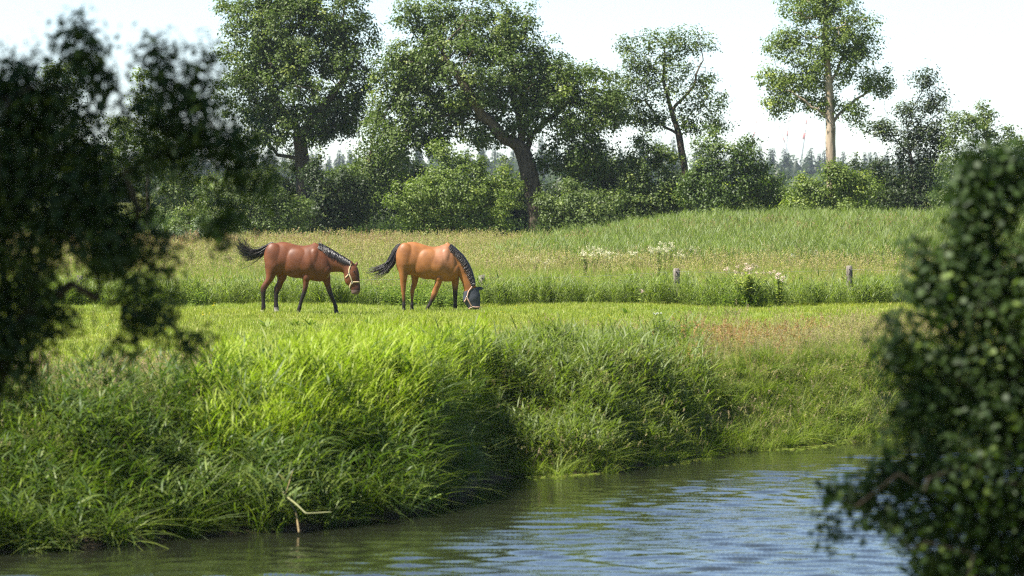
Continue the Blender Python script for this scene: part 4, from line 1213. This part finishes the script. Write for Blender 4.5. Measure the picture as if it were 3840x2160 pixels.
def leg(rows, y, bottom):
    out_ = [(a_, b_, c_, y, r_) for a_, b_, c_, r_ in rows]
    l_ = out_[-1]
    return out_ + [(l_[0], l_[1], bottom, y, l_[4])]
def coat1(cx, cy_, yy):
    c = np.tile([0.140, 0.048, 0.020], (len(cx), 1))
    blk = np.array([0.016, 0.011, 0.010])
    f = np.clip((cy_ - 830) / 170, 0, 1)[:, None] * (cx < 1720)[:, None]
    c = c * (1 - f) + blk * f
    mz = sstep(880, 980, cy_) * (cx > 1760)
    c = c * (1 - .75 * mz)[:, None]
    face = np.clip((cx - 1880) / 110, 0, 1) * (cx > 1780)
    c = c * (1 - .5 * face)[:, None]
    wh = ((cy_ > 1225) & (cx < 830) & (cx > 690)) | ((cy_ > 1262) & (cx < 560))
    c[wh] = (0.30, 0.27, 0.25)
    pk = (cy_ > 955) & (cx > 1880); c[pk] = (0.13, 0.085, 0.07)
    hf = (cy_ > 1286) & (cx < 1720); c[hf] = (0.07, 0.06, 0.05)
    return c
horse('dark bay horse with swishing raised tail walking head low, tan halter', 850, 850, 1315, 1000,
      [leg([(585, 850, 470, .13), (582, 850, 580, .135), (590, 800, 660, .115), (600, 748, 740, .092), (588, 715, 800, .076), (550, 668, 860, .060), (518, 622, 920, .050), (519, 600, 980, .042), (527, 590, 1060, .034), (531, 590, 1150, .033), (527, 598, 1215, .042), (522, 590, 1255, .036), (508, 588, 1288, .05)], -.15, 1318),
       leg([(700, 910, 640, .12), (745, 908, 740, .10), (760, 892, 800, .08), (745, 852, 860, .062), (711, 830, 920, .050), (705, 795, 980, .042), (708, 775, 1060, .035), (708, 772, 1150, .033), (704, 782, 1222, .042), (710, 783, 1258, .036), (708, 796, 1288, .05)], .15, 1318),
       leg([(1150, 1330, 620, .11), (1150, 1300, 690, .10), (1150, 1272, 760, .09), (1154, 1248, 830, .075), (1158, 1236, 900, .060), (1142, 1214, 980, .048), (1128, 1198, 1030, .046), (1108, 1168, 1100, .035), (1086, 1142, 1180, .033), (1068, 1134, 1232, .042), (1066, 1124, 1262, .038), (1058, 1126, 1290, .05)], -.15, 1318),
       leg([(1390, 1562, 720, .11), (1430, 1564, 800, .085), (1470, 1566, 880, .066), (1505, 1588, 970, .050), (1528, 1606, 1030, .047), (1562, 1630, 1100, .036), (1596, 1655, 1165, .034), (1606, 1674, 1215, .042), (1616, 1670, 1250, .038), (1614, 1690, 1288, .05)], .15, 1318)],
      [(588, 400, 600, .10), (610, 335, 670, .17), (680, 272, 715, .235), (770, 242, 730, .27), (870, 231, 725, .265), (950, 248, 735, .25), (1050, 275, 768, .275), (1150, 288, 792, .29), (1250, 276, 808, .295), (1330, 255, 825, .255), (1400, 275, 832, .24), (1470, 330, 820, .22), (1530, 430, 770, .18), (1562, 520, 700, .10)],
      [((1330, 262), (1440, 760), .17, 0), ((1440, 288), (1490, 705), .150, 0), ((1560, 345), (1580, 690), .122, 0), ((1680, 415), (1680, 685), .102, 0), ((1790, 480), (1742, 692), .090, 0), ((1870, 530), (1768, 722), .090, -.01),
       ((1915, 550), (1772, 762), .098, -.02), ((1968, 605), (1780, 815), .104, -.03), ((1998, 690), (1800, 862), .096, -.035), ((2008, 775), (1838, 898), .076, -.04), ((2012, 850), (1866, 938), .062, -.045), ((2020, 920), (1880, 982), .060, -.05), ((2016, 978), (1884, 1010), .058, -.05), ((1990, 1020), (1910, 1026), .036, -.05)],
      [(1290, 560, 105, 240, -.15, .115, .22), (1290, 560, 105, 240, .15, .115, .22), (720, 480, 150, 235, -.135, .148, -.1), (720, 480, 150, 235, .135, .148, -.1), (1480, 660, 90, 120, -.10, .11, .3), (1480, 660, 90, 120, .10, .11, .3),
       (1060, 545, 260, 232, -.11, .185, 0), (1060, 545, 260, 232, .11, .185, 0), (1330, 300, 45, 60, 0, .06, 0), (1210, 760, 65, 90, -.16, .085, .1)],
      [((1905, 585), (1875, 505), .036, -.07, -.10), ((1950, 590), (1978, 525), .036, .02, .05)],
      [([(690, 268, 0), (600, 320, -.02), (500, 385, -.03), (380, 410, -.03), (270, 350, -.02), (205, 270, 0), (195, 140, .02)], 130, .08), ([(690, 268, 0), (600, 335, 0), (500, 400, 0), (390, 430, 0), (290, 425, 0), (220, 370, 0)], 110, .085),
       ([(690, 272, 0), (600, 345, -.02), (480, 420, -.03), (330, 425, -.02), (240, 350, 0), (160, 300, .02)], 50, .05)],
      ([(1390, 252), (1450, 275), (1560, 335), (1680, 408), (1790, 475), (1880, 532)], 220, 60, 130, (-.15, 1.0)),
      coat1, 'two horses grazing by the river', 1, (1925, 680),
      ([('noseband', [(2012, 835), (1940, 835), (1885, 840), (1850, 915)]), ('cheek_strap', [(1898, 835), (1880, 780), (1850, 715)]), ('crown_strap', [(1850, 715), (1850, 650), (1880, 560)]), ('throat_strap', [(1850, 715), (1795, 770)]), ('chin_strap', [(1892, 845), (1862, 900), (1850, 940)])],
       [(1892, 842), (1848, 712)], M_STRAP, .006), None, 59.9 * DS)

def coat2(cx, cy_, yy):
    c = np.tile([0.27, 0.110, 0.034], (len(cx), 1))
    blk = np.array([0.020, 0.014, 0.012])
    l0 = np.where(cx > 1330, 860, np.where(cx > 930, 990, 1010)); body_ = cx < 1520
    f = (np.clip((cy_ - l0) / 130, 0, 1) * body_)[:, None]
    c = c * (1 - f) + blk * f
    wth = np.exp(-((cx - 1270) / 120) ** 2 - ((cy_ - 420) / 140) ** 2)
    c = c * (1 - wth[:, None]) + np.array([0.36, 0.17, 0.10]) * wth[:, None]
    mz = ((cy_ > 1215) & (cx > 1560)); c[mz] = (0.05, 0.035, 0.03)
    tip = ((cy_ > 1275) & (cx > 1560)); c[tip] = (0.30, 0.27, 0.25)
    hf = (cy_ > 1250) & body_; c[hf] = (0.04, 0.035, 0.03)
    return c
def mask_zone(cx, cy_):
    # from behind the ears to above the nostrils
    return cx > 1530 and cy_ < 1232 and (cy_ - 905) * 0.93 + (cx - 1745) * 0.36 > 12 - max(0, (cx - 1745)) * .4
horse('light bay horse grazing with nose in the grass, dark fly mask on its head', 1350, 850, 1283, 1000,
      [leg([(556, 760, 470, .13), (560, 762, 570, .135), (576, 740, 650, .115), (594, 726, 720, .098), (604, 713, 790, .080), (611, 702, 865, .062), (620, 697, 935, .052), (626, 690, 990, .043), (636, 690, 1060, .035), (641, 690, 1140, .033), (636, 695, 1190, .042), (640, 690, 1222, .037), (632, 700, 1255, .05)], -.15, 1286),
       leg([(720, 900, 640, .12), (762, 888, 730, .10), (774, 882, 800, .08), (776, 868, 860, .062), (762, 840, 925, .052), (754, 820, 985, .044), (762, 808, 1060, .035), (762, 805, 1140, .033), (754, 810, 1190, .042), (756, 806, 1222, .037), (746, 814, 1255, .05)], .15, 1286),
       leg([(1150, 1335, 620, .11), (1146, 1305, 730, .095), (1140, 1256, 805, .080), (1120, 1226, 880, .066), (1096, 1192, 955, .053), (1073, 1166, 1030, .050), (1060, 1136, 1085, .040), (1034, 1096, 1150, .034), (1004, 1066, 1205, .042), (988, 1046, 1238, .038), (978, 1050, 1262, .05)], -.15, 1286),
       leg([(1340, 1505, 700, .11), (1368, 1498, 790, .085), (1384, 1488, 870, .066), (1394, 1477, 950, .052), (1398, 1472, 1015, .048), (1404, 1468, 1085, .037), (1406, 1464, 1150, .034), (1402, 1470, 1205, .042), (1406, 1464, 1236, .038), (1398, 1480, 1258, .05)], .13, 1286)],
      [(548, 430, 600, .10), (575, 345, 670, .17), (645, 272, 715, .235), (735, 238, 735, .275), (830, 233, 735, .27), (910, 256, 745, .255), (1010, 288, 782, .28), (1110, 306, 808, .30), (1210, 290, 826, .305), (1290, 264, 834, .265), (1350, 262, 834, .24), (1410, 310, 820, .22), (1455, 420, 790, .18), (1492, 560, 735, .10)],
      [((1330, 258), (1390, 600), .165, 0), ((1440, 330), (1385, 590), .150, -.01), ((1550, 432), (1415, 620), .135, -.02), ((1635, 555), (1462, 690), .120, -.03), ((1690, 680), (1505, 778), .106, -.04), ((1722, 790), (1545, 868), .096, -.05),
       ((1742, 880), (1570, 965), .094, -.05), ((1765, 925), (1566, 1025), .100, -.05), ((1796, 995), (1560, 1090), .104, -.05), ((1808, 1085), (1578, 1148), .096, -.05), ((1808, 1155), (1612, 1195), .078, -.05), ((1802, 1212), (1642, 1238), .064, -.05), ((1800, 1258), (1655, 1268), .060, -.05), ((1780, 1286), (1680, 1288), .045, -.05)],
      [(1260, 560, 105, 235, -.15, .115, .22), (1260, 560, 105, 235, .15, .115, .22), (690, 480, 145, 235, -.14, .148, -.05), (690, 480, 145, 235, .14, .148, -.05), (1420, 660, 85, 120, -.10, .11, .2), (1420, 660, 85, 120, .10, .11, .2),
       (1020, 565, 260, 232, -.118, .185, 0), (1020, 565, 260, 232, .118, .185, 0), (1320, 300, 45, 60, 0, .06, 0), (1200, 770, 65, 90, -.16, .085, .15)],
      [((1735, 925), (1712, 850), .038, -.10, -.14), ((1765, 945), (1866, 934), .040, .0, .06)],
      [([(600, 285, 0), (535, 360, -.02), (490, 460, -.03), (440, 555, -.03), (330, 625, -.02), (210, 660, 0), (95, 685, .02)], 80, .04),
       ([(598, 292, 0), (545, 400, -.02), (500, 540, -.03), (420, 640, -.03), (300, 710, -.01), (170, 765, .0)], 70, .06)],
      ([(1370, 275), (1450, 335), (1560, 438), (1640, 556), (1695, 680), (1725, 790), (1738, 870)], 240, 60, 120, (-.75, .75)),
      coat2, 'two horses grazing by the river', 2, (1700, 1040),
      ([('noseband', [(1806, 1215), (1740, 1215), (1690, 1205), (1650, 1240)]), ('cheek_strap', [(1690, 1205), (1650, 1130), (1618, 1068)]), ('crown_strap', [(1618, 1068), (1640, 980), (1690, 905)]), ('throat_strap', [(1618, 1068), (1585, 1130)])],
       [(1688, 1205), (1618, 1070)], M_STRAP2, .026), (mask_zone, (1, 1, 1)), 61.0 * DS)

# ------------------------------------------------------------------ wire fence
fd = 65.0 * DS
rt = empty('wire_fence', (px(2540, 1080, fd)[0], fd, float(H(px(2540, 1080, fd)[0], fd))), 'low wire fence on weathered wooden posts behind the horses', 'fence')
tops = []
rngf = np.random.default_rng(3)
for u, v, wpx, lean in ((300, 1035, 26, -.02), (1806, 1033, 28, .13), (2536, 1008, 24, .05), (3185, 998, 24, .02), (3760, 1000, 24, 0.0)):
    tp = px(u, v, fd); z0 = float(H(tp[0], fd)) - .3
    r_ = wpx / F_PX * fd / 2
    bt = np.array([tp[0] + lean * (tp[2] - z0), fd + .03, z0])
    m_ = MB(); kk = 12
    tt = np.linspace(0, 1, 7)
    P = bt + (tp - bt) * tt[:, None]
    tube(m_, np.vstack([P, tp + (tp - bt) / np.linalg.norm(tp - bt) * .012]), np.concatenate([r_ * (1.03 - .06 * tt), [r_ * .72]]) * (1 + rngf.normal(0, .03, 8)), kk)
    m_.obj('post', M_POST, rt, smooth=False)
    at = P[-1] + (P[-2] - P[-1]) * .35 + np.array([0, -r_ - .008, 0])
    m_ = MB(); tube(m_, [at + np.array([0, .03, 0]), at, at + np.array([0, -.028, 0])], [.016, .02, .012], 8); m_.obj('insulator', M_INSUL, rt, smooth=True)
    tops.append(at + np.array([0, -.02, 0]))
for a_, b_ in zip(tops[:-1], tops[1:]):
    tt = np.linspace(0, 1, 12)[:, None]
    P = a_ + (b_ - a_) * tt - np.array([0, 0, .05]) * (4 * tt * (1 - tt))
    m_ = MB(); tube(m_, P, .0024, 5); m_.obj('wire', M_WIRE, rt, smooth=True)

# ------------------------------------------------------------------ flowering plants, docks, broken reeds
rng = np.random.default_rng(91)
def flowering(name, label, u, v, d, h, wd, nst, fcol, group, head=.05, leafy=1.0, cat='flower', cs=(GREEN, DEEP)):
    d = d * DS
    c0 = px(u, v, d); x, y = c0[0], d; z = float(H(x, y))
    root = empty(name, (x, y, z), label, cat, group)
    ms, ml = MB(), MB()
    for k in range(nst):
        a = rng.uniform(0, 6.28); ln = rng.uniform(0, wd); hh = h * rng.uniform(.8, 1.05)
        P = np.array([x, y, z - .02]) + np.array([[0, 0, 0], [math.cos(a) * ln * .45, math.sin(a) * ln * .45, hh * .6], [math.cos(a) * ln, math.sin(a) * ln, hh]])
        tube(ms, P, [.007, .005, .003], 4, (0.12, 0.17, 0.05), cap=False)
        n = int(9 * leafy); t_ = rng.uniform(.15, .85, n)
        B = np.stack([np.interp(t_, [0, .6, 1], P[:, q]) for q in range(3)], 1)
        L_ = rng.uniform(.06, .14, n)
        leaves(ml, B, norm(ring_az(rng, n) + np.array([0, 0, .2])), norm(rng.normal(0, .35, (n, 3)) + np.array([0, 0, 1])), L_, L_ * .45, pal(rng, n, cs), OVAL)
        mf = MB(); nf = 26
        off = norm(rng.normal(size=(nf, 3))) * rng.random((nf, 1)) ** .4 * np.array([head, head, head * .8])
        Q = P[-1] + off; L_ = rng.uniform(.014, .028, nf)
        leaves(mf, Q, norm(rng.normal(size=(nf, 3))), norm(off + np.array([0, 0, .03])), L_, L_, np.array(fcol) * rng.uniform(.75, 1.1, (nf, 1)), DIAM)
        mf.obj('flower_head', M_PETAL, root)
    ms.obj('stem', M_PLANT, root); ml.obj('foliage', M_PLANT, root)
CREAM, WHITE, BLUSH = (0.74, 0.70, 0.48), (0.80, 0.80, 0.78), (0.66, 0.50, 0.42)
for u, v in ((2010, 965), (2060, 975), (2110, 945), (2195, 930), (2225, 935), (2245, 928), (2270, 945), (2290, 950), (2320, 958), (2440, 925), (2470, 915), (2490, 925), (2515, 918), (2600, 925), (2380, 950), (2150, 955), (1960, 960), (2545, 935)):
    d_ = rng.uniform(78, 86); h_ = 3.0 - (v - 690) / F_PX * d_ * DS
    flowering('meadowsweet', 'creamy white meadowsweet flowering in the hay meadow behind the fence', u, v, d_, max(.5, h_), .22, int(rng.integers(7, 13)), CREAM, 'meadowsweet in the hay meadow', .07)
for u, v, lb in ((2680, 950, 'flat white flower cluster alone left of the pinkish bush'), (2970, 945, 'white flower umbels in the grass on the slope of the rise'), (3050, 935, 'small white umbel beside the fence post, on the rise')):
    d_ = 86; flowering('hogweed', lb, u, v, d_, max(.6, 3.0 - (v - 690) / F_PX * d_ * DS), .14, 4, WHITE, 'white umbels on the rise', .05, .6)
flowering('meadowsweet', 'tall creamy plume flower on the rise behind the right fence post', 3180, 905, 88, 1.05, .12, 4, CREAM, None, .06, .8)
flowering('thistle', 'pale pink fluffy flower in the weeds left of the middle fence post', 2405, 1105, 63.6, .42, .05, 2, BLUSH, None, .055, 1.0)
flowering('white_clover', 'single white flower patch low in the grazed turf', 2465, 1190, 58.5, .12, .12, 6, WHITE, None, .02, .5)
FS = ((0.24, 0.30, 0.06), (0.34, 0.37, 0.08))
flowering('rose_bush', 'yellow-green flowering bush with pale pink blooms between two fence posts', 2810, 1010, 63.4, 1.05, .66, 26, BLUSH, None, .055, 3.5, 'shrub', FS)
flowering('rose_bush', 'fluffy blush-pink bloom cluster on the right side of the flowering bush', 2925, 1020, 63.4, .85, .16, 9, (0.72, 0.58, 0.50), None, .06, 2.0, 'shrub', FS)

def dock(u, v, label, n, L_):
    c0 = px_plane(u, v, 0.0); x, y = c0[0], c0[1]; z = float(H(x, y))
    root = empty('dock_plant', (x, y, z), label, 'plant', 'broad-leaved docks in the turf')
    for k in range(n):
        a = k / n * 6.28 + rng.uniform(-.4, .4); e = rng.uniform(.3, 1.1); m_ = MB()
        az_ = np.array([[math.cos(a), math.sin(a), 0]])
        strips(m_, np.array([[x, y, z]]), az_, np.array([L_ * rng.uniform(.6, 1.1)]) * math.sin(e) + .05, np.array([1.2 / math.tan(e) * .6]), np.array([.5]), np.array([L_ * .33]), pal(rng, 1, [DEEP, GREEN]), 5, belly=1)
        m_.obj('leaf', M_PLANT, root)
for u, v, lb in ((1105, 1228, 'dark dock leaves in the turf in front of the dark bay horse, between two more'), (1165, 1224, 'broad dark dock leaves in the turf in front of the left horse'), (1000, 1232, 'broad dark dock leaves in the turf in front of the left horse'),
                 (1385, 1218, 'dock rosette in the turf below the light bay horse tail'), (1440, 1222, 'dock rosette in the turf below the light bay horse tail'), (2350, 1178, 'small dock in the turf below the fence weeds'), (2735, 1178, 'small dock in the turf below the flowering bush')):
    dock(u, v, lb, 7, .26)

def stick(name, label, pts, rad, col, lv, mat=M_PLANT):
    P = np.array(pts); root = empty(name, P[0], label, 'reed')
    m_ = MB(); tt = np.linspace(0, 1, 24); gi_ = np.linspace(0, 1, len(P))
    Q = np.stack([np.interp(tt, gi_, P[:, q]) for q in range(3)], 1)
    tube(m_, Q, np.linspace(rad, rad * .45, 24), 7, col); m_.obj('stalk', mat, root, smooth=True)
    for at, dx, dz, ln in lv:
        b = np.array([np.interp(at, gi_, P[:, q]) for q in range(3)])
        m_ = MB(); leaves(m_, b[None], np.array([[dx, -.2, dz]]), np.array([[.1, -1, .4]]), np.array([ln]), np.array([.035]), np.array([col]) * np.array([.85, 1.1, .7]), LANCE)
        m_.obj('leaf', mat, root)
w1 = lambda u, v, d: dp(u, v, d * DS)
stick('broken_reed', 'broken pale reed stalk bent over the water at the dark left bank', [w1(690, 1180, 32.4), w1(715, 1245, 31.9), w1(745, 1268, 31.7), w1(770, 1292, 31.6), w1(835, 1288, 31.6)], .016, (.30, .30, .14), [(.2, -.6, .5, .3), (.45, .2, 1, .22), (.3, .7, .5, .25)])
stick('broken_reed', 'dry reed stalk rising steeply from the water under the dark left bank', [w1(752, 1340, 31.7), w1(745, 1290, 31.9), w1(718, 1245, 32.0), w1(738, 1180, 32.2)], .012, (.32, .24, .12), [(.6, .6, .6, .22), (.8, -.5, .6, .2)])
stick('bent_reed', 'yellowish reed stalk leaning from the bank into the water at the river bend', [w1(980, 1250, 34.0), w1(1030, 1290, 33.6), w1(1075, 1255, 33.8), w1(1085, 1240, 33.9)], .014, (.34, .36, .12), [(.3, .5, .8, .3), (.6, .6, .3, .28)])

# duckweed along the right shore
n = 2600
x = rng.uniform(.2, 8, n); off = -np.abs(rng.normal(0, .22, n)) * (1.2 + np.sin(x * 3)) + .1
P = np.stack([x, shore(x) + off, np.full(n, WATER_Z + .004) + rng.random(n) * .004], 1)
m_ = MB(); L_ = rng.uniform(.03, .09, n)
leaves(m_, P, ring_az(rng, n), np.tile([0, 0, 1.0], (n, 1)) + rng.normal(0, .04, (n, 3)), L_, L_ * .8, pal(rng, n, [(.20, .28, .04), (.26, .27, .06)]), (OVAL[0] * np.array([1, 1, 0]), OVAL[1], OVAL[2]))
tag(m_.obj('duckweed', M_PLANT), 'yellow-green duckweed floating along the right shore', 'duckweed', kind='stuff')

# ------------------------------------------------------------------ haze
m, t, p, out = nodes('haze_air')
t.nodes.remove(p)
pv = t.nodes.new('ShaderNodeVolumePrincipled')
pv.inputs['Color'].default_value = (0.80, 0.90, 1.0, 1)
pv.inputs['Density'].default_value = 0.00007
pv.inputs['Anisotropy'].default_value = 0.2
t.links.new(pv.outputs[0], out.inputs['Volume'])
mb = MB(); box(mb, (-4300, -80, -4), (4300, 7000, 190))
tag(mb.obj('haze', m), 'thin pale blue summer haze over the whole scene', 'haze', kind='stuff')
